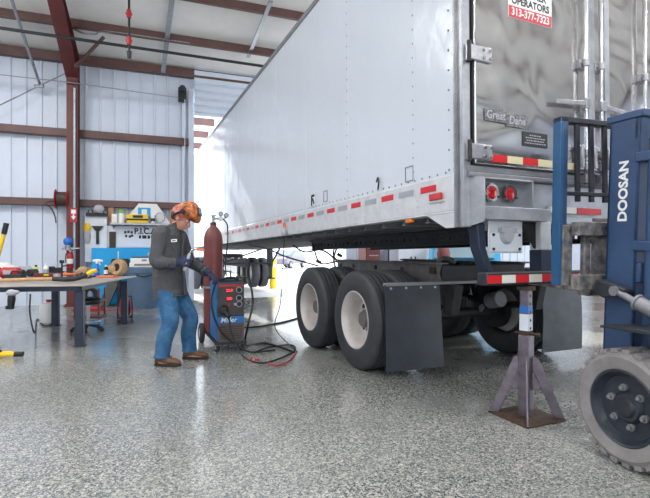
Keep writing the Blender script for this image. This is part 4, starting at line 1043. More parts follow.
def bottle(name,p,m,h,r,lab,cap='white',band=None,cat='bottle'):
    def f(t):
        b = MB(); b.lathe([(.0,0),(r*.92,0),(r,.01),(r,h*.68),(r*.85,h*.76),(r*.4,h*.82),(r*.4,h*.86),(.0,h*.86)],seg=20); b.build('bottle_body',m,t)
        b = MB(); b.lathe([(.0,h*.85),(r*.5,h*.85),(r*.5,h),(.0,h)],seg=14); b.build('cap',cap,t)
        if band:
            b = MB(); b.lathe([(r*.99,h*.2),(r*1.015,h*.2),(r*1.015,h*.55),(r*.99,h*.55),(r*.99,h*.2)],seg=20); b.build('bottle_label',band,t)
    return item(name,p,m,lab,cat,f)
bottle('squeeze_bottle',bench(36,276.5),'lime',.2,.038,'lime yellow bottle standing on the bench beside a white bottle','black','white')
bottle('spray_can',bench(46,276.5),'white',.225,.042,'white can standing on the bench right of the lime bottle','white','greytape','can')
bottle('solvent_bottle',bench(106,276.2),'ink',.2,.034,'small black bottle with white label beside the spray bottle','white','white')
def f(t):
    b = MB(); b.lathe([(.0,0),(.048,0),(.05,.012),(.05,.12),(.03,.17),(.018,.2),(.018,.215),(.0,.215)],seg=22); b.build('bottle_body','blue',t)
    b = MB(); b.prism([(-.075,-.018,.25),(.10,-.018,.245),(.105,-.018,.28),(.02,-.018,.295),(-.07,-.018,.29)],(0,.036,0)); b.cyl((0,0,.21),(0,0,.255),.024); b.build('spray_head','white',t,bevel=.008)
    b = MB(); b.bar((.04,0,.245),(.06,0,.19),.014,.01); b.build('trigger','white',t)
item('spray_bottle',bench(97,275.6),None,'blue spray bottle with a white trigger head on the bench','spray bottle',f)
def f(t):
    b = MB(); b.box((0,0,.07),(.16,.12,.14)); b.build('vise_body','dark',t,bevel=.012)
    b = MB(); b.box((-.1,0,.12),(.05,.14,.08)); b.cyl((-.16,0,.06),(.12,0,.06),.018); b.bar((.12,-.09,.06),(.12,.09,.06),.014,.014); b.build('vise_jaw','navy',t,bevel=.006)
item('bench_vise',bench(57,275.2),None,'dark blue-black vise at the back of the bench','vise',f)
def f(t):
    b = MB(); b.tube([(-.75,0,.03),(-.3,0,.04),(.1,.0,.045)],[.022,.024,.026]); b.build('shaft','wood',t)
    b = MB(); b.tube([(.1,0,.045),(.3,0,.04),(.45,0,.06),(.58,0,.12)],[.03,.036,.034,.03]); b.build('pick_head','dark',t)
    b = MB(); b.tube([(.56,0,.11),(.62,0,.145),(.68,0,.165)],[.034,.036,.026]); b.build('tip','yellow',t)
item('pick_tool',bench(45,282.2),None,'long tan-handled tool with curved dark head and yellow tip along bench edge','tool',f,rz=R(9))
def f(t):
    b = MB(); b.rings([[V((x, .09*math.cos(2*PI*j/12)*w, .02+ .03*w*math.sin(2*PI*j/12))) for j in range(12)] for x,w in ((-.2,.2),(-.1,.8),(0,1),(.1,.8),(.2,.25))]); b.build('cloth','orange',t)
tag(empty('orange_rag',bench(66,275.4)),'orange rag lying on the bench behind the yellow-tipped tool','rag'); f(bpy.data.objects['orange_rag'])
for i,(px,py,lab) in enumerate(((87,278.6,'black c-clamp lying on bench nearest its front right corner'),(94,277.2,'black c-clamp on bench in front of the spray bottle'))):
    def f(t):
        b = MB(); b.tube([(-.06,0,.1),(-.09,0,.06),(-.07,0,.015),(.02,0,.012),(.07,0,.03)],.013,n=4); b.build('clamp_frame','ink',t)
        b = MB(); b.cyl((-.06,0,.1),(.09,0,.085),.008); b.bar((.09,-.03,.085),(.09,.03,.085),.008,.008); b.build('screw','steel',t)
    item('c_clamp',bench(px,py),None,lab,'clamp',f,'c-clamps on the bench',rz=R(20+50*i))
def f(t):
    b = MB(); b.lathe([(.07,-.06),(.13,-.07),(.15,-.03),(.15,.03),(.13,.07),(.07,.06),(.07,-.06)],(0,0,.15),(-.35,-.9,.1),28); b.build('coil','tan',t)
    b = MB(); b.lathe([(.0,-.05),(.075,-.05),(.075,.05),(.0,.05)],(0,0,.15),(-.35,-.9,.1),20); b.build('core','dark',t)
    b = MB(); b.ball((-.12,.02,.11),.1,(1.2,.8,1)); b.ball((-.06,.05,.2),.07,(1.3,.8,.8)); b.build('sacking','tan',t,fuse=(.015,2))
item('burlap_roll',bench(119,276.0),None,'tan burlap roll with a dark core at the far right of the bench','roll',f)
def f(t):
    b = MB(); b.prism([(-.16,-.07,0),(.15,-.09,0),(.17,.06,0),(-.13,.08,0)],(0,0,.03)); b.build('pouch','orange',t,bevel=.012)
item('orange_pouch',bench(107,277.3),None,'flat orange pouch lying in front of the small black bottle','pouch',f)
def f(t):
    b = MB(); b.ball((0,0,.08),.085,(1.2,.9,.95)); b.ball((-.1,.03,.05),.06); b.build('cloth','tan',t,fuse=(.012,2))
item('crumpled_sacking',bench(83,275.2),None,'crumpled tan sacking left of the spray bottle','sacking',f)
def f(t):
    b = MB(); b.b2((-.2,-.03,0),(.2,.03,.09)); b.build('level_body','maroon',t,bevel=.006)
    b = MB(); b.b2((-.04,-.033,.05),(.04,.033,.075)); b.build('vial','lime',t)
item('spirit_level',NP(-.95,1.55,ZB),None,'red block level lying behind the lime bottle on the bench','level',f)
def f(t):
    b = MB(); b.cyl((0,0,0),(0,0,.02),.06); b.cyl((0,0,.02),(0,0,.26),.013); b.box((0,0,.27),(.05,.05,.05)); b.build('post','black',t)
    b = MB(); b.bar((0,0,.2),(.12,0,.21),.02,.02); b.build('arm','black',t)
item('magnetic_stand',NP(-.72,1.5,ZB),None,'upright black magnetic stand at the back of the bench','stand',f)
def f(t):
    b = MB(); b.lathe([(.0,0),(.04,0),(.048,.1),(.044,.1),(.0,.01)],seg=18); b.build('cup','silver',t)
item('steel_cup',NP(-.62,1.0,ZB),None,'small grey cup on the bench between white can and vise','cup',f)
def f(t):
    b = MB(); b.box((0,0,.05),(.22,.14,.1)); b.build('box','fldark',t,bevel=.006)
    b = MB(); b.tube([(-.08,0,.1),(-.06,0,.14),(.06,0,.14),(.08,0,.1)],.01,smooth=False); b.build('handle','black',t)
item('socket_case',NP(-1.15,.95,ZB),None,'dark grey socket case at left behind the red motor on bench','case',f)
# hanging off / under the bench
def f(t):
    b = MB(); b.ball((0,0,-.02),.055,(1.25,.8,.8)); b.ball((.055,0,-.01),.04,(1.2,.8,.6)); b.build('wrapped_head','silver',t,fuse=(.012,2))
    b = MB(); b.tube([(0,0,-.05),(.0,0,-.1),(-.01,0,-.2)],[.04,.045,.036]); b.box((-.02,0,-.2),(.08,.06,.045)); b.build('grip','black',t,bevel=.01)
item('heat_gun',NP(-.725,-.19,.74),None,'black tool with silver-wrapped head hanging at front edge of bench','tool',f)
cabl([NP(-.53,-.15,.70),NP(-.53,-.16,.45),NP(-.5,-.1,.2),gp(37,319,.015),gp(43,325,.015),gp(50,325,.015),gp(55,319,.015)],.010,'extension_cord','cable','black cord looping from the bench edge down to the floor')
def f(t):
    b = MB(); b.lathe([(.0,0),(.16,0),(.19,.03),(.19,.07),(.16,.1),(.0,.1)],(0,0,.42),(0,0,1),24); b.build('cushion','black',t)
    b = MB(); b.cyl((0,0,.08),(0,0,.42),.03); b.lathe([(.17,.15),(.185,.15),(.185,.17),(.17,.17),(.17,.15)],seg=24); b.build('column','steel',t)
    for k in range(5):
        a = 2*PI*k/5; b = MB(); b.bar((0,0,.1),(.22*math.cos(a),.22*math.sin(a),.06),.03,.03); b.ball((.22*math.cos(a),.22*math.sin(a),.03),.03); b.build('leg','fldark',t)
item('shop_stool',NP(-.25,1.2,0),None,'low round black shop stool under the workbench','stool',f)
def f(t):
    b = MB()
    for k in range(14): 
        pass
    b.tube([V((.28*(1+.04*(i%5))*math.cos(i*.7),.16*(1+.05*(i%4))*math.sin(i*.7),.012+.012*(i//9))) for i in range(46)],.011,seg=6,n=4); b.tube([(.25,0,.012),(.6,.1,.012),(1.0,.05,.012)],.011,seg=6); b.build('coil','redhose',t)
item('air_hose',gp(88,311,0),None,'red air hose coiled loosely on the floor under the workbench','hose',f)
def f(t):
    b = MB(); b.lathe([(.05,-.055),(.17,-.06),(.175,-.05),(.09,-.04),(.09,.04),(.175,.05),(.17,.06),(.05,.055),(.05,-.055)],(0,0,.2),(-.8,-.6,0),28); b.build('reel','red',t)
    b = MB(); b.lathe([(.09,-.038),(.15,-.035),(.15,.035),(.09,.038),(.09,-.038)],(0,0,.2),(-.8,-.6,0),28); b.build('wound_cord','cable',t)
    b = MB(); b.tube([(-.1,-.08,0),(-.1,-.08,.2),(-.09,-.07,.4),(.09,.07,.4),(.1,.08,.2),(.1,.08,0)],.012,smooth=False); b.tube([(-.16,.1,.012),(-.1,-.08,.012),(.1,.08,.012),(.02,.2,.012)],.012,smooth=False); b.build('stand','dark',t)
item('cord_reel',gp(125,318,0),None,'red and black cord reel on the floor by the bench leg','reel',f)
cabl([gp(123,317,.012),gp(119,321,.012),gp(124,323,.012),gp(133,321.5,.012),gp(131,319,.012)],.012,'cord_loop','cable','black cord loop on the floor in front of the red reel')
def f(t):
    b = MB(); b.box((0,0,.14),(.5,.32,.28)); b.build('tub','white',t,bevel=.03)
    b = MB(); b.box((0,0,.29),(.53,.35,.03)); b.build('lid','white',t,bevel=.01)
item('storage_tub',gp(2,306,0)+V((-.05,.2,0)),None,'white plastic tub on the floor at the far left under the bench','tub',f)
def f(t):
    b = MB(); b.lathe([(.0,0),(.13,0),(.14,.02),(.14,.3),(.12,.34),(.0,.36)],seg=20); b.build('drum','white',t)
    b = MB(); b.lathe([(.0,.36),(.04,.36),(.04,.4),(.0,.4)],seg=12); b.build('cap','red',t)
item('plastic_jug',NP(-1.2,2.3,0),None,'white plastic jug on the floor behind the bench legs','jug',f)
def f(t):
    for z in (0,.3):
        b = MB(); b.b2((-.25,-.15,z),(.25,.15,z+.04)); b.build('shelf','maroon',t,bevel=.01)
    for x in (-.22,.22):
        for y in (-.12,.12):
            b = MB(); b.b2((x-.015,y-.015,0),(x+.015,y+.015,.55)); b.build('leg','maroon',t)
    b = MB(); b.lathe([(.08,-.05),(.14,-.05),(.14,.05),(.08,.05),(.08,-.05)],(0,0,.42),(0,1,0),20); b.build('wheel','rust',t)
item('tool_cart',NP(-.7,2.9,0),None,'small dark red tool cart behind the workbench','cart',f)
def f(t):
    b = MB(); b.tube([(-.08,0,.03),(.02,0,.045),(.11,.02,.04)],[.03,.036,.03]); b.build('grip','yellow',t)
    b = MB(); b.box((-.12,0,.045),(.14,.09,.09)); b.build('battery','black',t,bevel=.012)
    b = MB(); b.cyl((.1,.02,.04),(.2,.03,.04),.03); b.build('nose','black',t)
item('cordless_tool',gp(4,358,0),None,'yellow and black cordless tool on the floor at the left edge','tool',f)
t = empty('broom', V((-5.50,8.05,.0))); tag(t,'yellow-handled pole with black tip leaning at the far left edge','broom')
b = MB(); b.cyl((-.3,-.15,.05),(.0,.0,1.53),.035); b.build('handle','yellow',t)
b = MB(); b.cyl((.0,0,1.53),(.035,.015,1.72),.042); b.build('grip','black',t)
b = MB(); b.box((-.31,-.155,.04),(.4,.08,.08)); b.build('head','black',t,bevel=.01)

# ================================================================== BACK WALL THINGS (frame W, y<0 is indoors)
def wempty(name, x, y, z, lab, cat, group=None):
    t = empty(name, WP(x,y,z), WR); return tag(t, lab, cat, group)
def wx(px, y=0):  # wall coordinate under an image column
    k = (px-CX)/F; c, s_ = math.cos(WR), math.sin(WR)
    # X = WO.x + x c - y s ; Y = WO.y + x s + y c ; X = kY
    return (k*(WO.y+y*c)-WO.x+y*s_)/(c-k*s_)
def wz(px, py, y=0):
    x = wx(px, y); Y = WO.y+x*math.sin(WR)+y*math.cos(WR); return CH-(py-HY)/F*Y
def wq(px, py, y=0): return (wx(px,y), y, wz(px,py,y))
# hose reel on the girt
t = wempty('hose_reel', wx(62,-.42), -.42, wz(62,199,-.42), 'red hose reel mounted on the wall girt left of the red column','hose reel')
b = MB()
for x in (-.2,.2): b.lathe([(.03,-.015),(.2,-.015),(.22,0),(.2,.015),(.03,.015),(.03,-.015)],(x*.6,0,0),(1,0,0),26)
b.build('flange','red',t)
b = MB(); b.cyl((-.11,0,0),(.11,0,0),.16); b.build('wound_hose','rust',t)
b = MB(); b.bar((.0,.1,0),(.0,.2,0),.1,.14); b.box((.0,.2,0),(.2,.03,.2)); b.build('bracket','red',t,bevel=.01)
b = MB(); b.tube([(-.1,-.16,-.05),(-.3,-.1,-.12),(-.2,-.1,-.22),(-.12,-.12,-.4),(-.1,-.1,-.55)],.014,seg=6); b.build('hose','cable',t)
# column-mounted things
y0 = -.62
t = wempty('extinguisher_sign', wx(73.5,y0), y0, wz(73.5,215,y0), 'small red and white sign on the red column','sign')
b = MB(); b.b2((-.07,-.004,-.16),(.07,.004,.16)); b.build('sign_board','red',t)
b = MB(); b.b2((-.045,-.008,.03),(.045,-.004,.12)); b.prism([(-.05,-.004,-.03),(.05,-.004,-.03),(.0,-.004,-.11)],(0,-.004,0)); b.b2((-.015,-.008,-.03),(.015,-.004,.02)); b.build('arrow','white',t)
t = wempty('fire_extinguisher', wx(70,-.70), -.70, wz(70,268,-.70), 'red fire extinguisher hung on the red column','fire extinguisher'); t.scale = (.75,.75,.75)
b = MB(); b.lathe([(.0,0),(.08,0),(.09,.02),(.09,.36),(.07,.42),(.03,.45),(.0,.45)],seg=24); b.build('shell','red',t)
b = MB(); b.cyl((0,0,.45),(0,0,.52),.025); b.bar((-.02,0,.52),(.12,-.02,.55),.03,.02); b.bar((-.02,0,.5),(.12,-.02,.47),.025,.015); b.build('valve','steel',t)
b = MB(); b.tube([(.0,-.02,.47),(-.1,-.05,.4),(-.1,-.07,.15)],.014,seg=6); b.build('hose','black',t)
b = MB(); b.lathe([(.088,.13),(.0925,.13),(.0925,.27),(.088,.27),(.088,.13)],seg=24); b.build('paper_label','white',t)
t = wempty('air_filter', wx(68,-.66), -.66, wz(68,243,-.66), 'blue round air filter on the red column above the extinguisher','filter')
b = MB(); b.ball((0,0,.03),.095,(1,.8,1.05)); b.build('bowl','blue',t)
b = MB(); b.cyl((0,0,-.16),(0,0,-.05),.06); b.cyl((-.12,0,-.12),(.24,0,-.12),.022); b.build('regulator','steel',t)
# backboard with blue cabinet below
yB = -.22
x0, x1 = wx(88,yB), wx(166,yB)
t = wempty('wall_board', x0, yB, 0, 'white backboard with black PICA lettering above the blue panel','board')
zt_, zb_ = wz(120,226,yB), wz(120,247.5,yB)
b = MB(); b.b2((0,-.02,zb_),(x1-x0,.02,zt_)); b.build('board','whitep',t)
text('board_lettering','P.I.C.A.',.2,'ink',t,(wx(146,yB)-x0,-.022,wz(146,231.5,yB)),(PI/2,0,0),.001,sx=.88,bold=.006)
b = MB(); x = wx(139,yB)-x0
for w in (.05,.10,.06,.08,.04,.03): b.b2((x,-.023,wz(146,237,yB)-.04),(x+w,-.02,wz(146,237,yB)+.04)); x += w+.02
b.build('small_lettering','ink',t)
b = MB(); xx = wx(128.5,yB)-x0; zz = wz(128,234,yB)
for dx,dz in ((-.07,.04),(.0,.05),(.07,.04),(-.05,-.05),(.03,-.06),(.08,-.04)): b.box((xx+dx,-.021,zz+dz),(.05,.003,.06))
b.build('emblem','navy',t)
t = wempty('blue_cabinet', x0+.1, -.5, 0, 'bright cyan-blue panelled counter against the back wall','cabinet')
b = MB(); b.b2((0,0,0),(x1-x0-.05,.26,wz(120,248,yB))); b.build('panel','cyan',t,bevel=.01)
b = MB(); b.b2((.55,-.004,.1),(.575,0,wz(120,249,yB)-.05)); b.build('seam','whitep',t)
t = wempty('peg_board', wx(96,-.27), -.27, wz(96,238,-.2), 'white tool panel with black squeegee hung left of the shelf','panel')
hw = (wx(108,-.2)-wx(86,-.2))/2
b = MB(); b.b2((-hw,-.01,-.56),(hw,.01,.56)); b.build('board','whitep',t)
t2 = wempty('squeegee', wx(97.5,-.29), -.282, wz(97,233,-.22), 'black T-shaped squeegee hung on the white tool panel','squeegee')
b = MB(); b.b2((-.03,-.04,-.26),(.03,-.0,.1)); b.build('handle','black',t2,bevel=.01)
b = MB(); b.prism([(-.13,-.04,.16),(.13,-.04,.16),(.05,-.04,.05),(-.05,-.04,.05)],(0,.04,0)); b.build('head','black',t2,bevel=.01)
t2 = wempty('clamp_rack', wx(97,-.29), -.282, wz(97,214.5,-.24), 'black toothed rack along the top of the white tool panel','rack')
b = MB(); b.b2((-hw,-.05,-.05),(hw,.0,.03)); b.build('rail','black',t2)
b = MB(); b.ball((.05,-.08,.12),.1,(1.2,.7,1)); b.build('white_bundle','silver',t2)
for k in range(6): 
    b = MB(); b.bar((-hw+.06+.08*k,-.06,.0),(-hw+.06+.08*k,-.06,.1),.03,.03); b.build('peg','black',t2)
t2 = wempty('work_gloves', wx(86.5,-.3), -.3, wz(86,230,-.3), 'yellow and grey gloves hanging at left edge of the tool panel','gloves')
b = MB(); b.loft([(V((0,0,.16)),V((.05,0,0)),V((0,.03,0))),(V((.02,0,.05)),V((.08,0,0)),V((0,.04,0))),(V((.0,0,-.02)),V((.07,0,0)),V((0,.03,0)))],12); b.build('cuff','yellow',t2)
b = MB(); b.loft([(V((0,0,-.02)),V((.07,0,0)),V((0,.03,0))),(V((.01,0,-.15)),V((.08,0,0)),V((0,.03,0))),(V((.02,0,-.3)),V((.04,0,0)),V((0,.02,0)))],12); b.build('palm','silver',t2)
for i,(px,l) in enumerate(((111,'orange-tan lumber upright on the back wall left of the shelf'),(172.5,'orange-tan lumber upright behind the person'))):
    t = wempty('wood_stud', wx(px,-.1), -.13, 0, l, 'lumber')
    b = MB(); b.b2((-.06,-.04,1.3),(.06,.04,wz(px,203,-.1))); b.build('stud','oak',t)
t = wempty('dark_strip', wx(112.5,-.26), -.25, wz(112,241,-.26), 'dark brown strip hanging under the shelf end', 'strip'); b = MB(); b.b2((-.07,-.02,-.2),(.07,.02,.22)); b.build('board','rust',t)
t = wempty('wall_shelf', wx(110,-.45), -.45, wz(110,223.5,-.45), 'long grey wall shelf holding bottles and boxes','shelf')
xs = wx(171,-.45)-wx(110,-.45)
b = MB(); b.b2((0,-.02,-.025),(xs,.40,.025)); b.build('shelf_board','alud',t,bevel=.005)
for x in (.06,xs*.55,xs-.06):
    b = MB(); b.prism([(x-.01,.38,-.025),(x-.01,.02,-.025),(x-.01,.38,-.18)],(.02,0,0)); b.build('bracket','greyp',t)
zs = wz(110,223.5,-.45)+.025
def on_shelf(px, name, lab, cat): return wempty(name, wx(px,-.39), -.39, zs, lab, cat)
t = on_shelf(121.5,'green_bottle','white bottle with green cap on the wall shelf','bottle')
b = MB(); b.lathe([(.0,0),(.07,0),(.07,.2),(.04,.24),(.0,.24)],seg=18); b.build('bottle_body','white',t)
b = MB(); b.lathe([(.0,.23),(.065,.23),(.065,.3),(.0,.31)],seg=16); b.build('cap','green',t)
t = on_shelf(137.5,'organiser_box','yellow and black organiser box on the wall shelf','box')
b = MB(); b.b2((-.24,-.08,0),(.24,.1,.2)); b.build('case','yellow',t,bevel=.01)
b = MB(); b.b2((-.245,-.085,.06),(.245,.1,.10)); b.b2((-.1,-.09,.12),(.12,.0,.18)); b.build('band','dark',t)
t = on_shelf(153,'paper_cup','white and brown cup on the wall shelf right of the yellow box','cup')
b = MB(); b.lathe([(.0,0),(.045,0),(.055,.2),(.05,.2),(.0,.19)],seg=16); b.build('cup','white',t)
b = MB(); b.lathe([(.046,.05),(.051,.05),(.055,.12),(.049,.12),(.046,.05)],seg=16); b.build('sleeve','rust',t)
t = on_shelf(116.5,'paper_stack','white paper box at left end of the wall shelf','box')
b = MB(); b.b2((-.1,-.08,0),(.02,.08,.2)); b.build('carton','paper',t,bevel=.004)
t = on_shelf(160,'wire_coil','coil of white wire on the right end of the wall shelf','wire')
b = MB(); b.tube([V((.12*math.cos(i*.8)*(1-.01*i),.02*math.sin(i),.14+.12*math.sin(i*.8))) for i in range(24)],.01,seg=6); b.build('coil','silver',t)
t = wempty('house_sign', wx(147,-.26), -.27, zs, 'white gable-shaped board with a small picture behind the shelf','board')
hwid = (wx(170,-.26)-wx(123,-.26))/2
b = MB(); b.prism([(-hwid,0,0),(hwid,0,0),(hwid,0,.03),(hwid*.42,0,.48),(-hwid*.35,0,.48),(-hwid,0,.03)],(0,.03,0)); b.build('board','white',t)
b = MB(); b.b2((-.2,-.008,.12),(.08,0,.42)); b.build('picture','cyan',t)
b = MB(); b.b2((-.12,-.012,.12),(.0,-.008,.34)); b.b2((-.2,-.012,.38),(.08,-.008,.42)); b.build('picture_detail','paper',t)
# bin with tray and things on it
BN = gp(137,309.5,0)+V((0,.33,0))
t = empty('trash_bin', BN, R(15)); tag(t,'large grey-blue plastic trash bin between the bench and the person','bin')
b = MB(); b.lathe([(.0,0),(.27,0),(.28,.02),(.325,.78),(.345,.78),(.345,.84),(.31,.84),(.265,.04),(.0,.04)],seg=36); b.build('bin_body','bin',t)
for q in (-1,1):
    b = MB(); b.tube([(q*.34,-.08,.75),(q*.40,-.05,.72),(q*.40,.05,.72),(q*.34,.08,.75)],.018); b.build('handle','bin',t)
b = MB(); b.lathe([(.0,.842),(.35,.842),(.35,.875),(.30,.89),(.0,.895)],seg=36); b.build('lid','bin',t)
b = MB(); b.tube([(-.1,-.335,.74),(.05,-.35,.70),(.2,-.29,.73)],.014,seg=6); b.build('rim_cord','navy',t)
t = empty('tool_tray', BN+V((.05,.0,.895)), R(15)); tag(t,'white tray box with papers resting on the trash bin','tray')
b = MB(); b.b2((-.3,-.22,0),(.3,.22,.10)); b.b2((-.28,-.2,.10),(.3,.2,.2)); b.build('box','white',t,bevel=.012)
b = MB(); b.b2((-.2,-.225,.03),(.12,-.22,.075)); b.b2((-.05,-.205,.13),(.05,-.2,.17)); b.build('printing','greyp',t)
b = MB(); b.b2((.17,-.205,.09),(.25,-.2,.17)); b.build('lime_mark','lime',t)
for x in (-.16,.1): 
    b = MB(); b.b2((x-.02,-.235,-.06),(x+.02,-.222,.02)); b.build('clip','whitep',t)
t = empty('blue_folder', BN+V((-.03,.02,1.095)), R(15)); tag(t,'flat dark binder lying on the white tray box','binder')
b = MB(); b.b2((-.2,-.15,0),(.13,.15,.025)); b.build('cover','fldark',t,bevel=.004)
t = empty('beige_cap', BN+V((.24,-.08,1.095)), R(15)); tag(t,'round beige roll on the right of the white tray box','roll')
b = MB(); b.ball((0,0,.07),.1,(1.1,1,.7)); b.build('roll','silver',t)
t = empty('power_drill', WP(wx(119,-.75),-.7,.0)); tag(t,'black power tool on a stand left of the trash bin','drill')
b = MB(); b.box((0,0,.95),(.16,.3,.16)); b.cyl((-.16,0,.98),(.22,0,.98),.09); b.bar((.05,0,.9),(.1,0,.72),.08,.1); b.build('body','black',t,bevel=.02)
b = MB(); b.cyl((0,0,0),(0,0,.8),.04); b.lathe([(.0,0),(.2,0),(.18,.03),(.0,.05)]); b.build('stand','fldark',t)
t = empty('tarp_sheet', WP(wx(107,-.7),-.72,0), WR); tag(t,'black folded sheet leaning against the blue counter','sheet')
b = MB(); b.prism([(-.35,-.12,0),(.05,-.12,0),(.3,.1,.62),(.05,.1,.66),(-.1,.0,.2)],(0,.05,0)); b.build('sheet','black',t,bevel=.02)
# ================================================================== OUTDOORS AND FAR SIDE
# tractor coupled under the trailer nose
TO2 = TP(1.3, 14.3); 
K = empty('truck_tractor', TO2, TR); tag(K,'dark truck tractor with dual wheels coupled under the trailer front outdoors','truck')
for y in (-1.0,.35):
    for x,ax in ((-1.28,1),(-.95,1),(.95,-1),(1.28,-1)):
        w = empty('wheel',(x,y,.515),0,0,K)
        b = MB(); b.lathe([(.29,.02),(.33,-.005),(.44,.0),(.5,.02),(.515,.05),(.515,.22),(.5,.25),(.44,.27),(.3,.26),(.28,.2),(.29,.02)],(0,0,0),(ax,0,0),32); b.build('tyre','rubber',w)
        b = MB(); b.lathe([(.3,.01),(.26,.09),(.2,.15),(.1,.12),(.09,.06),(.0,.06),(.0,.2),(.28,.18),(.3,.01)],(0,0,0),(ax,0,0),24); b.build('rim','rim',w)
for x in (-.45,.35):
    b = MB(); b.b2((x,-1.8,.72),(x+.1,6.2,1.0)); b.build('chassis_rail','dark',K,bevel=.01)
b = MB(); b.b2((-.5,-.9,1.02),(.5,.5,1.16)); b.build('coupling_plate','dark',K,bevel=.03)
for x in (-.95,.95):
    b = MB(); b.lathe([(.0,-.6),(.28,-.6),(.31,-.57),(.31,.57),(.28,.6),(.0,.6)],(x,2.4,.62),(0,1,0),24); b.build('fuel_tank','alu',K)
b = MB(); b.b2((-1.2,2.4,1.0),(1.2,4.4,3.4)); b.prism([(-1.15,4.4,1.0),(-1.15,4.4,2.2),(-1.15,5.6,2.0),(-1.15,6.6,1.7),(-1.15,6.7,.5),(-1.15,4.4,.5)],(2.3,0,0)); b.build('cab','whitep',K,bevel=.06)
for x,ax in ((-1.25,1),(1.25,-1)):
    w = empty('wheel',(x,5.6,.515),0,0,K); b = MB(); b.lathe([(.29,.02),(.33,-.005),(.44,.0),(.5,.02),(.515,.05),(.515,.22),(.5,.25),(.44,.27),(.3,.26),(.0,.2),(.0,.1),(.29,.02)],(0,0,0),(ax,0,0),32); b.build('tyre','rubber',w)
# cars
def car(name, loc, rz, m, lab):
    t = empty(name, loc, rz); tag(t, lab, 'car')
    prof = [(-2.1,.35),(-2.15,.75),(-1.9,.92),(-1.15,.98),(-.55,1.5),(.75,1.53),(1.4,1.0),(2.0,.92),(2.1,.7),(2.08,.35)]
    b = MB(); b.prism([(x,-.85,z) for x,z in prof],(0,1.7,0)); b.build('body',m,t,bevel=.09,seg=3)
    for q in (-1,1):
        b = MB(); b.prism([(-1.0,q*.856,1.0),(-.52,q*.856,1.34),(.7,q*.856,1.36),(1.15,q*.856,1.02)],(0,-q*.02,0)); b.build('side_window','glass',t)
    b = MB(); b.prism([(1.36,-.7,1.06),(.84,-.66,1.45),(.84,.66,1.45),(1.36,.7,1.06)],(.03,0,.03)); b.build('windscreen','glass',t)
    b = MB(); b.prism([(-1.13,-.7,1.03),(-.62,-.66,1.38),(-.62,.66,1.38),(-1.13,.7,1.03)],(-.03,0,.03)); b.build('rear_window','glass',t)
    for x in (-1.3,1.3):
        for q in (-1,1):
            w = empty('wheel',(x,q*.78,.31),0,0,t)
            b = MB(); b.lathe([(.19,-.1),(.3,-.1),(.31,-.08),(.31,.08),(.3,.1),(.19,.1),(.19,-.1)],(0,0,0),(0,1,0),28); b.build('tyre','rubber',w)
            b = MB(); b.lathe([(.0,-.08),(.2,-.095),(.2,.095),(.0,.08)],(0,0,0),(0,1,0),20); b.build('rim','silver',w)
    for q in (-.6,.6):
        b = MB(); b.box((2.08,q,.7),(.08,.35,.14)); b.build('headlamp','white',t,bevel=.03)
    return t
car('car', at(288,262,40)*1+V((0,0,-at(288,262,40).z-.125)), R(70), 'cargrey', 'grey car parked far off in the bright yard beneath the trailer')
car('car', V((3.75,12.6,0)), R(-108), 'carcyan', 'cyan car parked inside beyond the trailer bogie')
t = empty('bollard', V((-1.93, 17.4, -.125))); tag(t,'yellow bollard in the yard beside the trailer landing leg','bollard')
b = MB(); b.cyl((0,0,0),(0,0,1.05),.13); b.ball((0,0,1.05),.13,(1,1,.6)); b.build('post','yellow',t)
b = MB(); b.lathe([(.131,.8),(.136,.8),(.136,.9),(.131,.9),(.131,.8)],seg=24); b.build('band','white',t)
t = empty('gas_cylinder', V((2.62,10.4,0))); tag(t,'maroon gas cylinder by the cyan car seen over the bogie','gas cylinder')
b = MB(); b.lathe([(.0,0),(.13,.0),(.14,.03),(.14,1.2),(.12,1.3),(.05,1.37),(.04,1.4),(.0,1.4)],seg=28); b.build('shell','maroon',t)
b = MB(); b.lathe([(.0,1.4),(.05,1.4),(.05,1.5),(.0,1.53)],seg=16); b.build('valve_cap','rust',t)
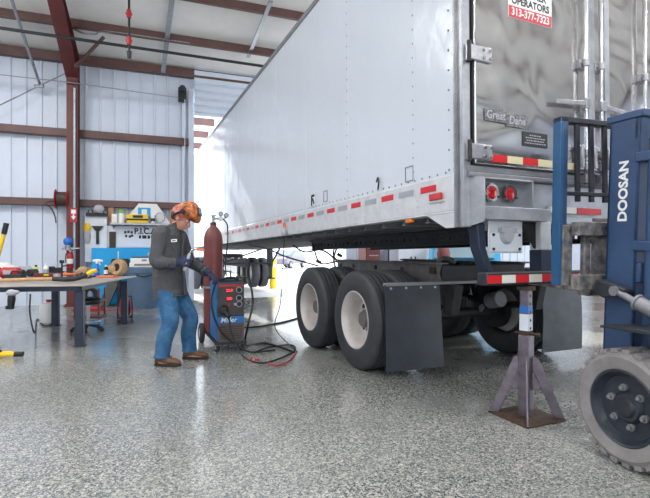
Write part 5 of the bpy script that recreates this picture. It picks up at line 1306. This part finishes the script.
# items along the far wall behind the bogie
t = wempty('cabinet', wx(398,-1.2), -1.2, 0, 'white metal cabinet against the far wall beyond the bogie','cabinet')
b = MB(); b.b2((0,0,0),(.9,.5,1.95)); b.build('case','whitep',t,bevel=.01)
for x in (.01,.46):
    b = MB(); b.b2((x,-.02,.05),(x+.43,0,1.9)); d = b.build('door','whitep',t,bevel=.006)
    b = MB(); b.b2((x+.36 if x<.2 else x+.04,-.05,.95),(x+.385 if x<.2 else x+.065,-.02,1.1)); b.build('handle','black',d)
t = wempty('cabinet', wx(366,-1.3), -1.3, 0, 'dark red tool cabinet left of the white metal cabinet','cabinet')
b = MB(); b.b2((0,0,.1),(.42,.5,1.75)); b.build('case','maroon',t,bevel=.01)
for k in range(6):
    b = MB(); b.b2((.02,-.02,.15+.26*k),(.40,0,.38+.26*k)); d = b.build('drawer','maroon',t,bevel=.005)
    b = MB(); b.b2((.08,-.035,.34+.26*k),(.34,-.02,.36+.26*k)); b.build('handle','silver',d)
for x in (.05,.37):
    b = MB(); b.cyl((x,.25,0),(x,.25,.1),.05); b.build('leg','black',t)

# ------------------------------------------------------------------ camera, light, world
cam = bpy.data.cameras.new('camera'); co = bpy.data.objects.new('camera', cam); COL.objects.link(co)
co.location = (0, 0, CH); co.rotation_euler = (PI/2, 0, 0)
cam.sensor_width = 36; cam.lens = F/650*36; cam.shift_y = (HY-249)/650; cam.clip_start = .05; cam.clip_end = 300
S.camera = co
sun = bpy.data.lights.new('sun', 'SUN'); sun.energy = SUN_E; sun.angle = R(1.0); sun.color = (1, .96, .9)
so = bpy.data.objects.new('sun', sun); COL.objects.link(so)
sd = V((-.46, .80, .55)).normalized()
so.rotation_euler = sd.to_track_quat('Z', 'Y').to_euler(); so.location = (-5, 20, 15)
w = bpy.data.worlds.new('world'); S.world = w; w.use_nodes = True
bg = w.node_tree.nodes['Background']; bg.inputs['Color'].default_value = (.86, .93, 1.0, 1); bg.inputs['Strength'].default_value = SKY_E
S.view_settings.view_transform = 'Standard'; S.view_settings.look = 'None'; S.view_settings.gamma = 1; S.view_settings.use_curve_mapping = False
S.view_settings.exposure = EXPO
S.cycles.use_denoising = True
S.cycles.max_bounces = 10; S.cycles.diffuse_bounces = 5; S.cycles.glossy_bounces = 5
S.cycles.sample_clamp_indirect = 8
